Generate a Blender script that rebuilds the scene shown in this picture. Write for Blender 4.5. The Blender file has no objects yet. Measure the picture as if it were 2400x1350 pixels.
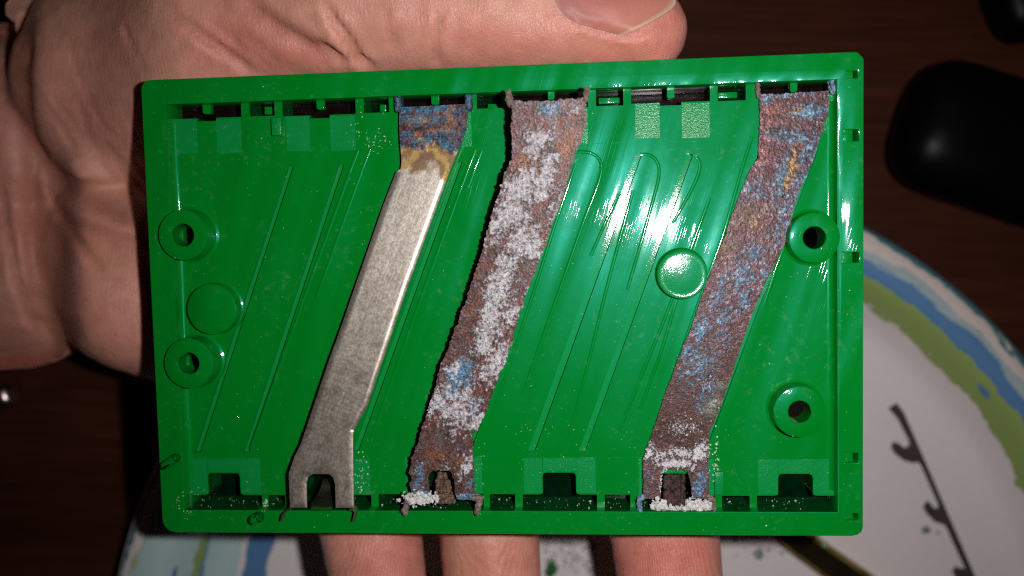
import bpy, bmesh, math, random
import numpy as np
from mathutils import Matrix, Vector, Euler
from mathutils.geometry import delaunay_2d_cdt

random.seed(7)
RNG = np.random.default_rng(11)
C = bpy.context.scene.collection
S = 0.001                       # everything below is written in millimetres
CAMZ = 173.0                    # lens above the tabletop

# ------------------------------------------------------------------ camera, world, light
cam_d = bpy.data.cameras.new('camera')
cam = bpy.data.objects.new('camera', cam_d)
C.objects.link(cam)
cam.location = (0, 0, CAMZ * S)
cam_d.lens, cam_d.sensor_width = 30, 36
cam_d.clip_start, cam_d.clip_end = 0.005, 5
cam_d.dof.use_dof = True
cam_d.dof.focus_distance = 0.1195
cam_d.dof.aperture_fstop = 10.5
bpy.context.scene.camera = cam

world = bpy.data.worlds.new('World')
bpy.context.scene.world = world
world.use_nodes = True
world.node_tree.nodes['Background'].inputs[0].default_value = (0.9, 0.75, 0.6, 1)
world.node_tree.nodes['Background'].inputs[1].default_value = 0.003

lamp_d = bpy.data.lights.new('phone_flash', 'SPOT')
lamp_d.energy = 0.66
lamp_d.spot_size, lamp_d.spot_blend = math.radians(112), 1.0
lamp_d.color = (1.0, 0.965, 0.93)
lamp_d.shadow_soft_size = 0.0022
lamp = bpy.data.objects.new('phone_flash', lamp_d)
lamp.location = (0.0195, 0.0040, CAMZ * S)
C.objects.link(lamp)

bpy.context.scene.cycles.use_denoising = False          # keeps the fine grain of the crust and skin
bpy.context.scene.cycles.sample_clamp_indirect = 2.0
bpy.context.scene.cycles.filter_width = 1.15
vs = bpy.context.scene.view_settings
vs.view_transform, vs.look, vs.exposure, vs.gamma = 'Standard', 'None', 0.0, 1.0

# ------------------------------------------------------------------ frames of reference
FPX = 2000.0
Rm = np.array(Euler((math.radians(3.504), math.radians(-4.7235), math.radians(1.053)), 'XYZ').to_matrix())
TV = np.array([-2.324, -2.2687, -119.4476])
COVER_M = Matrix.Translation(Vector((TV[0], TV[1], TV[2] + CAMZ)) * S) @ Matrix(Rm.tolist()).to_4x4()

def L(px, py, z=0.0):
    """where the sight line of a measured photo point meets the cover's own plane at height z (mm, cover frame)"""
    px = np.asarray(px, float); py = np.asarray(py, float); z = np.asarray(z, float)
    d = np.stack([(px - 1200) / FPX, (675 - py) / FPX, -np.ones_like(px)], -1)
    n = Rm[:, 2]
    s = (n @ TV + z) / (d @ n)
    q = (d * s[..., None] - TV) @ Rm
    return q[..., :2]

def Wp(px, py, Z):
    """a measured photo point at Z mm below the lens, in world mm"""
    return np.array([(px - 1200) / FPX * Z, (675 - py) / FPX * Z, CAMZ - Z])

# ------------------------------------------------------------------ noise in numpy
_T = np.random.default_rng(3).random((64, 64))
def vnoise(x, y):
    xi = np.floor(x).astype(int); yi = np.floor(y).astype(int)
    fx = x - xi; fy = y - yi
    fx = fx * fx * (3 - 2 * fx); fy = fy * fy * (3 - 2 * fy)
    a = _T[xi & 63, yi & 63]; b = _T[(xi + 1) & 63, yi & 63]
    c = _T[xi & 63, (yi + 1) & 63]; d = _T[(xi + 1) & 63, (yi + 1) & 63]
    return (a * (1 - fx) + b * fx) * (1 - fy) + (c * (1 - fx) + d * fx) * fy
def fbm(x, y, o=4, seed=0.0, gain=0.5):
    x = np.asarray(x, float); y = np.asarray(y, float)
    t = 0; a = 1; n = 0
    for k in range(o):
        t = t + a * vnoise(x * 2 ** k + 17.3 * k + seed, y * 2 ** k + 9.1 * k + seed * 1.7)
        n += a; a *= gain
    return t / n
def sstep(a, b, x):
    t = np.clip((x - a) / (b - a), 0, 1)
    return t * t * (3 - 2 * t)

# ------------------------------------------------------------------ object helpers
def link(name, me, m=None, parent=None, smooth=None):
    o = bpy.data.objects.new(name, me)
    C.objects.link(o)
    if m is not None and not me.materials: me.materials.append(m)
    if parent is not None: o.parent = parent
    if smooth is not None:
        me.polygons.foreach_set('use_smooth', [True] * len(me.polygons))
        if smooth < 180: me.set_sharp_from_angle(angle=math.radians(smooth))
    return o
def pydata(name, v, f, m=None, parent=None, smooth=None):
    me = bpy.data.meshes.new(name)
    v = np.asarray(v, float) * S
    me.from_pydata(v.tolist(), [], f)
    me.update()
    return link(name, me, m, parent, smooth)
def bmobj(name, bm, m=None, parent=None, smooth=None):
    me = bpy.data.meshes.new(name)
    bmesh.ops.recalc_face_normals(bm, faces=bm.faces)
    for v in bm.verts: v.co *= S
    bm.to_mesh(me); bm.free()
    return link(name, me, m, parent, smooth)
def tag(o, label, cat, group=None, kind=None):
    if label: o['label'] = label
    if cat: o['category'] = cat
    if group: o['group'] = group
    if kind: o['kind'] = kind
    return o
def empty(name, label, cat, matrix=None, loc=None, group=None):
    o = bpy.data.objects.new(name, None)
    C.objects.link(o)
    o.empty_display_size = 0.01
    if matrix is not None: o.matrix_world = matrix
    if loc is not None: o.location = Vector(loc) * S
    return tag(o, label, cat, group)

def rrect(x0, y0, x1, y1, r=0.0, seg=4):
    if not isinstance(r, (list, tuple)) and r <= 0: return [(x0, y0), (x1, y0), (x1, y1), (x0, y1)]
    rs = r if isinstance(r, (list, tuple)) else [r] * 4      # bl, br, tr, tl
    out = []
    for (cx, cy, a0), q in zip(((x0, y0, 180), (x1, y0, 270), (x1, y1, 0), (x0, y1, 90)), rs):
        sx = 1 if cx == x0 else -1; sy = 1 if cy == y0 else -1
        if q <= 0: out.append((cx, cy)); continue
        for k in range(seg + 1):
            a = math.radians(a0 + 90 * k / seg)
            out.append((cx + sx * q + q * math.cos(a), cy + sy * q + q * math.sin(a)))
    return out
def circ(cx, cy, r, n=40):
    return [(cx + r * math.cos(2 * math.pi * k / n), cy + r * math.sin(2 * math.pi * k / n)) for k in range(n)]

def plate(name, outer, holes, z0, z1, m, parent, bev=0.08, smooth=40, grow=0.0):
    """flat moulded piece: outline with holes, faces at z0 (below) and z1 (above), softened edges"""
    cu = bpy.data.curves.new(name, 'CURVE')
    cu.dimensions, cu.fill_mode = '2D', 'BOTH'
    for loop in [outer] + list(holes):
        sp = cu.splines.new('POLY')
        sp.points.add(len(loop) - 1)
        for p, q in zip(sp.points, loop): p.co = (q[0], q[1], 0, 1)
        sp.use_cyclic_u = True
    cu.extrude = max((z1 - z0) / 2 - bev, 0.001)
    cu.bevel_depth, cu.bevel_resolution = bev, 1
    cu.offset = grow - bev
    t = bpy.data.objects.new('tmp', cu)
    C.objects.link(t)
    dg = bpy.context.evaluated_depsgraph_get()
    me = bpy.data.meshes.new_from_object(t.evaluated_get(dg))
    bpy.data.objects.remove(t); bpy.data.curves.remove(cu)
    me.name = name
    me.materials.clear()
    co = np.empty(len(me.vertices) * 3); me.vertices.foreach_get('co', co)
    co = co.reshape(-1, 3); co[:, 2] += (z0 + z1) / 2
    me.vertices.foreach_set('co', (co * S).ravel())
    me.update()
    return link(name, me, m, parent, smooth)

def cut_sheet(name, outer, holes, z0, z1, m, parent):
    """flat panel with any number of openings, which may touch each other or the outline"""
    loops = [outer] + list(holes)
    P, E = [], []
    for lp in loops:
        k = len(P); P += [Vector(p) for p in lp]
        E += [(k + i, k + (i + 1) % len(lp)) for i in range(len(lp))]
    vo, _, fo, _, _, _ = delaunay_2d_cdt(P, E, [], 0, 1e-5)
    V = np.array([(p.x, p.y) for p in vo])
    F = []
    cen = np.array([V[list(f)].mean(0) for f in fo])
    keep = inside(np.array(outer), cen[:, 0], cen[:, 1])
    for h in holes: keep &= ~inside(np.array(h), cen[:, 0], cen[:, 1])
    F = [tuple(f) for f, k in zip(fo, keep) if k]
    n = len(V); cnt = {}
    for f in F:
        for i in range(len(f)):
            a_, b_ = f[i], f[(i + 1) % len(f)]
            if (b_, a_) in cnt: del cnt[(b_, a_)]
            else: cnt[(a_, b_)] = 1
    FF = F + [tuple(i + n for i in reversed(f)) for f in F] + [(b_, a_, a_ + n, b_ + n) for a_, b_ in cnt]
    o = pydata(name, np.r_[np.c_[V, np.full(n, z1)], np.c_[V, np.full(n, z0)]], FF, m, parent, 40)
    return o
def inside(poly, X, Y):
    r = np.zeros(X.shape, bool)
    for (xa, ya), (xb, yb) in zip(poly, np.roll(poly, -1, 0)):
        if ya == yb: continue
        r ^= ((ya > Y) != (yb > Y)) & (X < (xb - xa) * (Y - ya) / (yb - ya) + xa)
    return r
def bm_box(bm, x0, y0, z0, x1, y1, z1, bev=0.0):
    vs_ = [bm.verts.new(p) for p in ((x0, y0, z0), (x1, y0, z0), (x1, y1, z0), (x0, y1, z0), (x0, y0, z1), (x1, y0, z1), (x1, y1, z1), (x0, y1, z1))]
    fs = [bm.faces.new([vs_[i] for i in q]) for q in ((0, 3, 2, 1), (4, 5, 6, 7), (0, 1, 5, 4), (1, 2, 6, 5), (2, 3, 7, 6), (3, 0, 4, 7))]
    if bev:
        es = list({e for f in fs for e in f.edges})
        bmesh.ops.bevel(bm, geom=es, offset=bev, segments=2, affect='EDGES', profile=0.5)
def box(name, x0, y0, z0, x1, y1, z1, m, parent, bev=0.08):
    bm = bmesh.new(); bm_box(bm, x0, y0, z0, x1, y1, z1, bev)
    return bmobj(name, bm, m, parent, 40)
def lathe(name, prof, m, parent, cx=0, cy=0, n=56, smooth=35, closed=False):
    v, f = [], []
    k = len(prof)
    for i in range(n):
        a = 2 * math.pi * i / n
        for r, z in prof: v.append((cx + r * math.cos(a), cy + r * math.sin(a), z))
    for i in range(n):
        j = (i + 1) % n
        for q in range(k if closed else k - 1):
            p = (q + 1) % k
            f.append((i * k + q, j * k + q, j * k + p, i * k + p))
    return pydata(name, v, f, m, parent, smooth)

# ------------------------------------------------------------------ materials
def mat(name):
    m = bpy.data.materials.new(name); m.use_nodes = True
    nt = m.node_tree
    return m, nt, nt.nodes['Principled BSDF']
def N(nt, t, **kw):
    n = nt.nodes.new(t)
    for k, v in kw.items():
        if k in n.inputs: n.inputs[k].default_value = v
        else: setattr(n, k, v)
    return n
def lk(nt, a, b): nt.links.new(a, b)
def coords(nt, scale=(1, 1, 1), rot=(0, 0, 0), src='Object'):
    tc = N(nt, 'ShaderNodeTexCoord'); mp = N(nt, 'ShaderNodeMapping')
    mp.inputs['Scale'].default_value = scale; mp.inputs['Rotation'].default_value = rot
    lk(nt, tc.outputs[src], mp.inputs['Vector'])
    return mp.outputs['Vector']
def ramp(nt, fac, stops, interp='LINEAR'):
    r = N(nt, 'ShaderNodeValToRGB'); r.color_ramp.interpolation = interp
    e = r.color_ramp.elements
    while len(e) < len(stops): e.new(0.5)
    for q, (p, c) in zip(e, stops):
        q.position = p; q.color = c if len(c) == 4 else (*c, 1)
    lk(nt, fac, r.inputs[0])
    return r.outputs[0]
def mix(nt, fac, a, b, blend='MIX'):
    n = N(nt, 'ShaderNodeMix', data_type='RGBA', blend_type=blend)
    for s, v in ((n.inputs[0], fac), (n.inputs[6], a), (n.inputs[7], b)):
        if hasattr(v, 'is_linked'): lk(nt, v, s)
        else: s.default_value = v if not isinstance(v, tuple) or len(v) == 4 else (*v, 1)
    return n.outputs[2]
def math_(nt, op, a, b=0.0):
    n = N(nt, 'ShaderNodeMath', operation=op)
    for s, v in ((n.inputs[0], a), (n.inputs[1], b)):
        if hasattr(v, 'is_linked'): lk(nt, v, s)
        else: s.default_value = v
    return n.outputs[0]
def bump(nt, h, strength, dist, normal=None):
    b = N(nt, 'ShaderNodeBump'); b.inputs['Strength'].default_value = strength; b.inputs['Distance'].default_value = dist
    lk(nt, h, b.inputs['Height'])
    if normal is not None: lk(nt, normal, b.inputs['Normal'])
    return b.outputs[0]

DIAG = math.radians(72)         # the contacts' slant on the cover
def green(name, base=(0.0, 0.200, 0.013), rough=0.36, scratch=0.24, wave=0.40, grain=0.0, coat=0.85):
    m, nt, p = mat(name)
    v = coords(nt, rot=(0, 0, -DIAG))
    # broad moulding unevenness, long along the slant
    w = N(nt, 'ShaderNodeTexNoise', Scale=1.0, Detail=1.0)
    mp = N(nt, 'ShaderNodeMapping'); mp.inputs['Scale'].default_value = (14, 190, 40); lk(nt, v, mp.inputs['Vector'])
    lk(nt, mp.outputs[0], w.inputs['Vector'])
    nrm = bump(nt, w.outputs['Fac'], wave, 0.0016)
    mp3 = N(nt, 'ShaderNodeMapping'); mp3.inputs['Scale'].default_value = (14, 560, 40); lk(nt, v, mp3.inputs['Vector'])
    w3 = N(nt, 'ShaderNodeTexNoise', Scale=1.0, Detail=2.0); lk(nt, mp3.outputs[0], w3.inputs['Vector'])
    nrm = bump(nt, w3.outputs['Fac'], 0.20 * wave, 0.00024, nrm)
    # hairline scratches in the same direction
    mp2 = N(nt, 'ShaderNodeMapping'); mp2.inputs['Scale'].default_value = (90, 5200, 40); mp2.inputs['Rotation'].default_value = (0, 0, 0.03); lk(nt, v, mp2.inputs['Vector'])
    s1 = N(nt, 'ShaderNodeTexNoise', Scale=1.0, Detail=2.0); lk(nt, mp2.outputs[0], s1.inputs['Vector'])
    s1r = ramp(nt, s1.outputs['Fac'], [(0.56, (0, 0, 0)), (0.72, (1, 1, 1))])
    gate = N(nt, 'ShaderNodeTexNoise', Scale=160.0, Detail=2.0); lk(nt, v, gate.inputs['Vector'])
    gr = ramp(nt, gate.outputs['Fac'], [(0.45, (0, 0, 0)), (0.65, (1, 1, 1))])
    sc = math_(nt, 'MULTIPLY', s1r, gr)
    nrm = bump(nt, sc, scratch, 0.00004, nrm)
    fine = N(nt, 'ShaderNodeTexNoise', Scale=5200.0, Detail=2.0); lk(nt, coords(nt), fine.inputs['Vector'])
    nrm = bump(nt, fine.outputs['Fac'], 0.08 + 0.5 * grain, 0.00003 + 0.00007 * grain, nrm)
    lk(nt, nrm, p.inputs['Normal'])
    sm = N(nt, 'ShaderNodeTexNoise', Scale=70.0, Detail=5.0, Roughness=0.65); lk(nt, coords(nt), sm.inputs['Vector'])
    rr = ramp(nt, sm.outputs['Fac'], [(0.35, (rough * 0.75,) * 3), (0.70, (min(rough * 1.35, 1),) * 3)])
    lk(nt, rr, p.inputs['Roughness'])
    # chalky residue film left by the leak, thin and patchy
    ch = N(nt, 'ShaderNodeTexNoise', Scale=900.0, Detail=4.0, Roughness=0.7); lk(nt, coords(nt), ch.inputs['Vector'])
    cf = math_(nt, 'MULTIPLY', ramp(nt, ch.outputs['Fac'], [(0.56, (0, 0, 0)), (0.78, (1, 1, 1))]), ramp(nt, sm.outputs['Fac'], [(0.46, (0, 0, 0)), (0.72, (0.38, 0.38, 0.38))]))
    lk(nt, mix(nt, cf, base, (0.25, 0.42, 0.28)), p.inputs['Base Color'])
    p.inputs['Specular IOR Level'].default_value = 0.26
    p.inputs['Specular Tint'].default_value = (0.10, 0.95, 1.0, 1)
    p.inputs['Coat Weight'].default_value = coat; p.inputs['Coat Roughness'].default_value = 0.060 + 0.13 * grain
    lk(nt, nrm, p.inputs['Coat Normal'])
    return m
M_GREEN = green('green_plastic')
M_RIM = green('green_plastic_rim', scratch=0.25, wave=0.45)
M_GROOVE = green('green_plastic_groove', base=(0.003, 0.245, 0.038), rough=0.46, scratch=0.3, wave=0.2, grain=0.2, coat=0.5)  # brighter lit look of the groove bottoms is put into the base
M_GRAIN = green('green_plastic_grained', base=(0.003, 0.235, 0.040), rough=0.5, scratch=0.05, wave=0.2, grain=1.0, coat=0.45)

def simple(name, col, rough=0.5, metallic=0.0, spec=0.5, var=0.0, nscale=400.0, bmp=0.0, bd=0.0001, coat=0.0):
    m, nt, p = mat(name)
    n = N(nt, 'ShaderNodeTexNoise', Scale=nscale, Detail=4.0); lk(nt, coords(nt), n.inputs['Vector'])
    a = tuple(c * (1 - var) for c in col); b = tuple(min(c * (1 + var), 1) for c in col)
    lk(nt, ramp(nt, n.outputs['Fac'], [(0.3, a), (0.7, b)]), p.inputs['Base Color'])
    p.inputs['Roughness'].default_value = rough; p.inputs['Metallic'].default_value = metallic
    p.inputs['Specular IOR Level'].default_value = spec; p.inputs['Coat Weight'].default_value = coat
    if bmp: lk(nt, bump(nt, n.outputs['Fac'], bmp, bd), p.inputs['Normal'])
    return m
M_BLACK = simple('black_plastic', (0.004, 0.004, 0.005), 0.32, var=0.3, nscale=900, bmp=0.2)
M_POCKET_SHADE = simple('brown_slot_shade', (0.007, 0.0035, 0.0035), 0.16, spec=0.08, var=0.4, nscale=800)  # near-black brown carries the shade inside the upper slots
M_BACK_SHADE = simple('green_back_shade', (0.0004, 0.010, 0.0032), 0.14, spec=0.12, var=0.4, nscale=700)  # shade at the slot bottoms, painted as very dark green
M_WALL_SHADE = simple('green_wall_shade', (0.0006, 0.075, 0.014), 0.16, spec=0.2, var=0.25, nscale=900)  # cover green darkened: the slot walls' shade is in the colour
M_DUST = simple('white_dust', (0.62, 0.66, 0.60), 0.8, var=0.2, nscale=3000)
M_CRYST = simple('white_crystals', (0.62, 0.60, 0.61), 0.55, var=0.15, nscale=3000)
M_DARKTAB = simple('dark_tarnished_metal', (0.42, 0.36, 0.29), 0.38, metallic=1.0, var=0.4, nscale=900)

def attr_mat(name, rough_attr=True):
    m, nt, p = mat(name)
    a = N(nt, 'ShaderNodeAttribute', attribute_name='Col')
    k = N(nt, 'ShaderNodeAttribute', attribute_name='Kind')       # r metallic, g roughness
    sp = N(nt, 'ShaderNodeSeparateColor'); lk(nt, k.outputs['Color'], sp.inputs[0])
    n = N(nt, 'ShaderNodeTexNoise', Scale=5200.0, Detail=3.0); lk(nt, coords(nt), n.inputs['Vector'])
    f = ramp(nt, n.outputs['Fac'], [(0.32, (0.45,) * 3), (0.50, (1.0,) * 3), (0.70, (1.40,) * 3)])
    lk(nt, mix(nt, sp.outputs[2], a.outputs['Color'], f, 'MULTIPLY'), p.inputs['Base Color'])
    p.inputs['Specular IOR Level'].default_value = 0.28
    lk(nt, sp.outputs[0], p.inputs['Metallic']); lk(nt, sp.outputs[1], p.inputs['Roughness'])
    bb = N(nt, 'ShaderNodeBump'); bb.inputs['Distance'].default_value = 0.00006; lk(nt, n.outputs['Fac'], bb.inputs['Height']); lk(nt, math_(nt, 'MULTIPLY', sp.outputs[2], 0.75), bb.inputs['Strength'])
    lk(nt, bb.outputs[0], p.inputs['Normal'])
    return m
M_STRIP = attr_mat('corroded_metal')

# ------------------------------------------------------------------ tabletop
def wood():
    m, nt, p = mat('dark_wood')
    v = coords(nt, rot=(0, 0, math.radians(28)), scale=(14, 160, 40))
    n = N(nt, 'ShaderNodeTexNoise', Scale=1.0, Detail=6.0, Roughness=0.62, Distortion=0.4); lk(nt, v, n.inputs['Vector'])
    v2 = coords(nt, rot=(0, 0, math.radians(28)), scale=(60, 1400, 40))
    n2 = N(nt, 'ShaderNodeTexNoise', Scale=1.0, Detail=3.0); lk(nt, v2, n2.inputs['Vector'])
    c = ramp(nt, n.outputs['Fac'], [(0.30, (0.034, 0.0086, 0.0042)), (0.55, (0.052, 0.0135, 0.0066)), (0.75, (0.074, 0.0205, 0.0098))])
    c = mix(nt, 0.6, c, ramp(nt, n2.outputs['Fac'], [(0.35, (0.45,) * 3), (0.65, (1.1,) * 3)]), 'MULTIPLY')
    lk(nt, c, p.inputs['Base Color'])
    p.inputs['Roughness'].default_value = 0.55; p.inputs['Specular IOR Level'].default_value = 0.12
    lk(nt, bump(nt, n2.outputs['Fac'], 0.15, 0.0002), p.inputs['Normal'])
    return m
bm = bmesh.new(); bm_box(bm, -420, -320, -24, 420, 320, 0, 1.5)
tag(bmobj('tabletop', bm, wood(), None, 40), 'dark reddish brown wooden tabletop under the hand and plate', 'table')

# ------------------------------------------------------------------ paper plate
PC, PR = (21.2, -75.4), 98.4
def plate_mat():
    m, nt, p = mat('printed_paper_plate')
    tc = N(nt, 'ShaderNodeTexCoord'); v = tc.outputs['Object']
    sx = N(nt, 'ShaderNodeSeparateXYZ'); lk(nt, v, sx.inputs[0])
    r = math_(nt, 'SQRT', math_(nt, 'ADD', math_(nt, 'MULTIPLY', sx.outputs[0], sx.outputs[0]), math_(nt, 'MULTIPLY', sx.outputs[1], sx.outputs[1])))
    r = math_(nt, 'DIVIDE', r, PR * S)
    ang = math_(nt, 'ARCTAN2', sx.outputs[1], sx.outputs[0])
    # brush edges: noise that runs along the ring
    cv = N(nt, 'ShaderNodeCombineXYZ'); lk(nt, math_(nt, 'MULTIPLY', ang, 5.0), cv.inputs[0]); lk(nt, math_(nt, 'MULTIPLY', r, 26.0), cv.inputs[1])
    n = N(nt, 'ShaderNodeTexNoise', Scale=1.6, Detail=5.0, Roughness=0.62); lk(nt, cv.outputs[0], n.inputs['Vector'])
    rw = math_(nt, 'ADD', r, math_(nt, 'MULTIPLY', math_(nt, 'SUBTRACT', n.outputs['Fac'], 0.5), 0.060))
    white = (0.75, 0.675, 0.695); teal = (0.44, 0.60, 0.61); dteal = (0.075, 0.20, 0.24); blue = (0.085, 0.205, 0.42); grn = (0.27, 0.36, 0.11); olive = (0.42, 0.45, 0.25); gteal = (0.36, 0.44, 0.46)
    right = ramp(nt, rw, [(0.0, white), (0.876, grn), (0.917, blue), (0.943, gteal), (0.960, (0.66, 0.56, 0.54)), (0.984, dteal)], 'CONSTANT')
    left = ramp(nt, rw, [(0.0, white), (0.742, blue), (0.782, white), (0.800, teal), (0.852, blue), (0.863, grn), (0.873, teal), (0.962, olive), (0.968, white), (0.984, dteal), (0.991, white)], 'CONSTANT')
    # which print faces which way round the rim
    side = N(nt, 'ShaderNodeCombineXYZ')
    f = ramp(nt, math_(nt, 'ADD', math_(nt, 'MULTIPLY', math_(nt, 'ADD', math_(nt, 'COSINE', math_(nt, 'SUBTRACT', ang, 0.55)), 1.0), 0.5), math_(nt, 'MULTIPLY', math_(nt, 'SUBTRACT', n.outputs['Fac'], 0.5), 0.3)), [(0.49, (0, 0, 0)), (0.51, (1, 1, 1))])
    c = mix(nt, f, left, right)
    # a few short extra strokes
    st = N(nt, 'ShaderNodeTexNoise', Scale=0.9, Detail=1.0); cv2 = N(nt, 'ShaderNodeCombineXYZ')
    lk(nt, math_(nt, 'MULTIPLY', ang, 11.0), cv2.inputs[0]); lk(nt, math_(nt, 'MULTIPLY', r, 60.0), cv2.inputs[1]); lk(nt, cv2.outputs[0], st.inputs['Vector'])
    sf = math_(nt, 'MULTIPLY', ramp(nt, st.outputs['Fac'], [(0.70, (0, 0, 0)), (0.715, (1, 1, 1))]), ramp(nt, r, [(0.88, (0, 0, 0)), (0.882, (1, 1, 1)), (0.955, (1, 1, 1)), (0.957, (0, 0, 0))]))
    c = mix(nt, sf, c, blue)
    g = N(nt, 'ShaderNodeTexNoise', Scale=900.0, Detail=4.0); lk(nt, v, g.inputs['Vector'])
    c = mix(nt, 0.2, c, ramp(nt, g.outputs['Fac'], [(0.3, (0.86,) * 3), (0.7, (1.08,) * 3)]), 'MULTIPLY')
    lk(nt, c, p.inputs['Base Color'])
    p.inputs['Roughness'].default_value = 0.40
    p.inputs['Coat Weight'].default_value = 1.0; p.inputs['Coat Roughness'].default_value = 0.26; p.inputs['Coat IOR'].default_value = 1.6
    lk(nt, bump(nt, g.outputs['Fac'], 0.12, 0.0002), p.inputs['Normal'])
    return m
prof = [(0.05, 2.2), (30, 2.15), (60, 2.1), (78, 2.1), (81.5, 2.5), (84.2, 4.0), (86.6, 7.6), (88.6, 10.6), (90.3, 12.0), (92.2, 12.5), (95, 12.5), (97.0, 12.1), (98.0, 11.4), (98.4, 10.6), (98.15, 10.5), (97.6, 11.2), (95, 11.9), (92.2, 11.9), (90, 11.3), (88, 9.6), (85.9, 6.6), (83.6, 3.2), (81, 1.9), (78, 1.55), (60, 1.5), (0.05, 1.6)]
pl = lathe('paper_plate', prof, plate_mat(), None, 0, 0, 220, 60)
pl.location = Vector((PC[0], PC[1], 0)) * S
tag(pl, 'white paper plate with blue, teal and green brushed bands round its rim', 'plate')

# ------------------------------------------------------------------ the green cover
cover = empty('battery_cover', 'green plastic battery cover held open side up in the hand', 'cover', matrix=COVER_M)
FZ = -2.0                       # floor level below the rim
W2, H2 = 50.0, 65.697 / 2
q = L([384.6, 1962, 1965, 433.5], [243.7, 185, 1201.7, 1195], 0)
IX0, IX1, IY0, IY1 = (q[0, 0] + q[3, 0]) / 2, (q[1, 0] + q[2, 0]) / 2, (q[2, 1] + q[3, 1]) / 2, (q[0, 1] + q[1, 1]) / 2

def lrect(x0, y0, x1, y1, z):
    a = L([x0, x1, (x0 + x1) / 2, (x0 + x1) / 2], [(y0 + y1) / 2, (y0 + y1) / 2, y0, y1], z)
    return a[0, 0], a[3, 1], a[1, 0], a[2, 1]

outer = []
outer += [(-W2 + 2.0 - 2.0 * math.cos(a), -H2 + 2.0 - 2.0 * math.sin(a)) for a in np.linspace(0, math.pi / 2, 6)]
outer += [(W2 - 1.5 + 1.5 * math.sin(a), -H2 + 1.2 - 1.2 * math.cos(a)) for a in np.linspace(0, math.pi / 2, 4)]
outer += [(W2, H2 - 1.0), (W2 - 0.15, H2 - 0.75), (W2 - 0.75, H2 - 0.12), (W2 - 1.1, H2)]
outer += [(-W2 + 1.3 - 1.3 * math.sin(a), H2 - 1.3 + 1.3 * math.cos(a)) for a in np.linspace(0, math.pi / 2, 5)]
notches = [lrect(*r, 0) for r in ((1983, 165, 2011, 183), (1978, 303, 2013, 331), (1974, 591, 2014, 616), (1982, 1062, 2012, 1085), (1982, 1203, 2012, 1220))]
fr = plate('frame', outer, [rrect(IX0, IY0, IX1, IY1, 0.0)] + [rrect(*n) for n in notches], -5.5, 0, M_RIM, cover, 0.10)
co_ = np.empty(len(fr.data.vertices) * 3); fr.data.vertices.foreach_get('co', co_); co_ = co_.reshape(-1, 3)
lo = (np.abs(co_[:, 1] / S - IY1) < 0.25) & (co_[:, 2] / S > -0.3) & (co_[:, 0] / S > IX0 - .3) & (co_[:, 0] / S < IX1 + .3)
co_[lo, 2] -= 0.30 * S
fr.data.vertices.foreach_set('co', co_.ravel()); fr.data.update()
for n in notches:
    x0, y0, x1, y1 = n
    xs = x1 - (x1 - x0) * 0.30
    box('latch_recess', x0 - 0.02, y0 - 0.02, -5.0, xs, y1 + 0.02, -0.75, M_RIM, cover, 0.05)

# slots along both long edges of the floor
top_T = [(389, 566, 239, 277, 463, 507, 284), (662, 834, 233, 270, 727, 773, 277), (926, 1106, 225, 262, 985, 1035, 268),
         (1192, 1378, 215, 254, 1255, 1305, 260), (1479, 1664, 207, 240, 1547, 1597, 247), (1772, 1958, 195, 222, 1835, 1885, 228)]
top_win = [(585, 644, 272), (853, 912, 264), (1118, 1175, 254), (1397, 1461, 248), (1682, 1748, 236)]
bot_T = [(437, 614, 1160, 488, 563, 1109), (672, 870, 1160, 712, 790, 1110), (948, 1133, 1158, 1003, 1068, 1104), (1225, 1399, 1159, 1272, 1350, 1108),
         (1494, 1676, 1162, 1549, 1620, 1110), (1774, 1963, 1162, 1824, 1905, 1111)]
bot_win = [(628, 668, 1160), (887, 944, 1158), (1148, 1207, 1158), (1417, 1477, 1159), (1692, 1757, 1162)]
holes, wells = [], []
YT, YB = IY1 + 0.03, IY0 - 0.03
for (x0, x1, ya, yb, nx0, nx1, ny) in top_T:
    a = L([x0, x1, nx0, nx1, nx0, nx1], [yb, yb, yb, yb, ny, ny], FZ)
    p = [(a[0, 0], YT), (a[0, 0], (a[0, 1] + a[1, 1]) / 2), (a[2, 0], (a[0, 1] + a[1, 1]) / 2), (a[4, 0], (a[4, 1] + a[5, 1]) / 2), (a[5, 0], (a[4, 1] + a[5, 1]) / 2), (a[3, 0], (a[0, 1] + a[1, 1]) / 2), (a[1, 0], (a[0, 1] + a[1, 1]) / 2), (a[1, 0], YT)]
    holes.append(p); wells.append(p)
for (x0, x1, yb) in top_win:
    a = L([x0, x1], [yb, yb], FZ)
    p = [(a[0, 0], YT), (a[0, 0], a[:, 1].mean()), (a[1, 0], a[:, 1].mean()), (a[1, 0], YT)]
    holes.append(p); wells.append(p)
def corner(c, u, v, r, seg=4):
    """round a corner at c, arriving along u and leaving along v"""
    c = np.array(c, float); u = np.array(u, float); v = np.array(v, float)
    o = c + (v - u) * r
    return [tuple(o - v * r * math.cos(t) + u * r * math.sin(t)) for t in np.linspace(0, math.pi / 2, seg + 1)]
for (x0, x1, yb, nx0, nx1, ny) in bot_T:
    a = L([x0, x1, nx0, nx1, nx0, nx1], [yb, yb, yb, yb, ny, ny], FZ)
    yb_ = (a[0, 1] + a[1, 1]) / 2; yn = (a[4, 1] + a[5, 1]) / 2
    xa, xb = (a[2, 0] + a[4, 0]) / 2, (a[3, 0] + a[5, 0]) / 2
    p = [(a[0, 0], YB), (a[0, 0], yb_)]
    p += corner((xa, yb_), (1, 0), (0, 1), 0.55)
    p += corner((xa, yn), (0, 1), (1, 0), 0.55)
    p += corner((xb, yn), (1, 0), (0, -1), 0.55)
    p += corner((xb, yb_), (0, -1), (1, 0), 0.55)
    p += [(a[1, 0], yb_), (a[1, 0], YB)]
    holes.append(p); wells.append(p)
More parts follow.
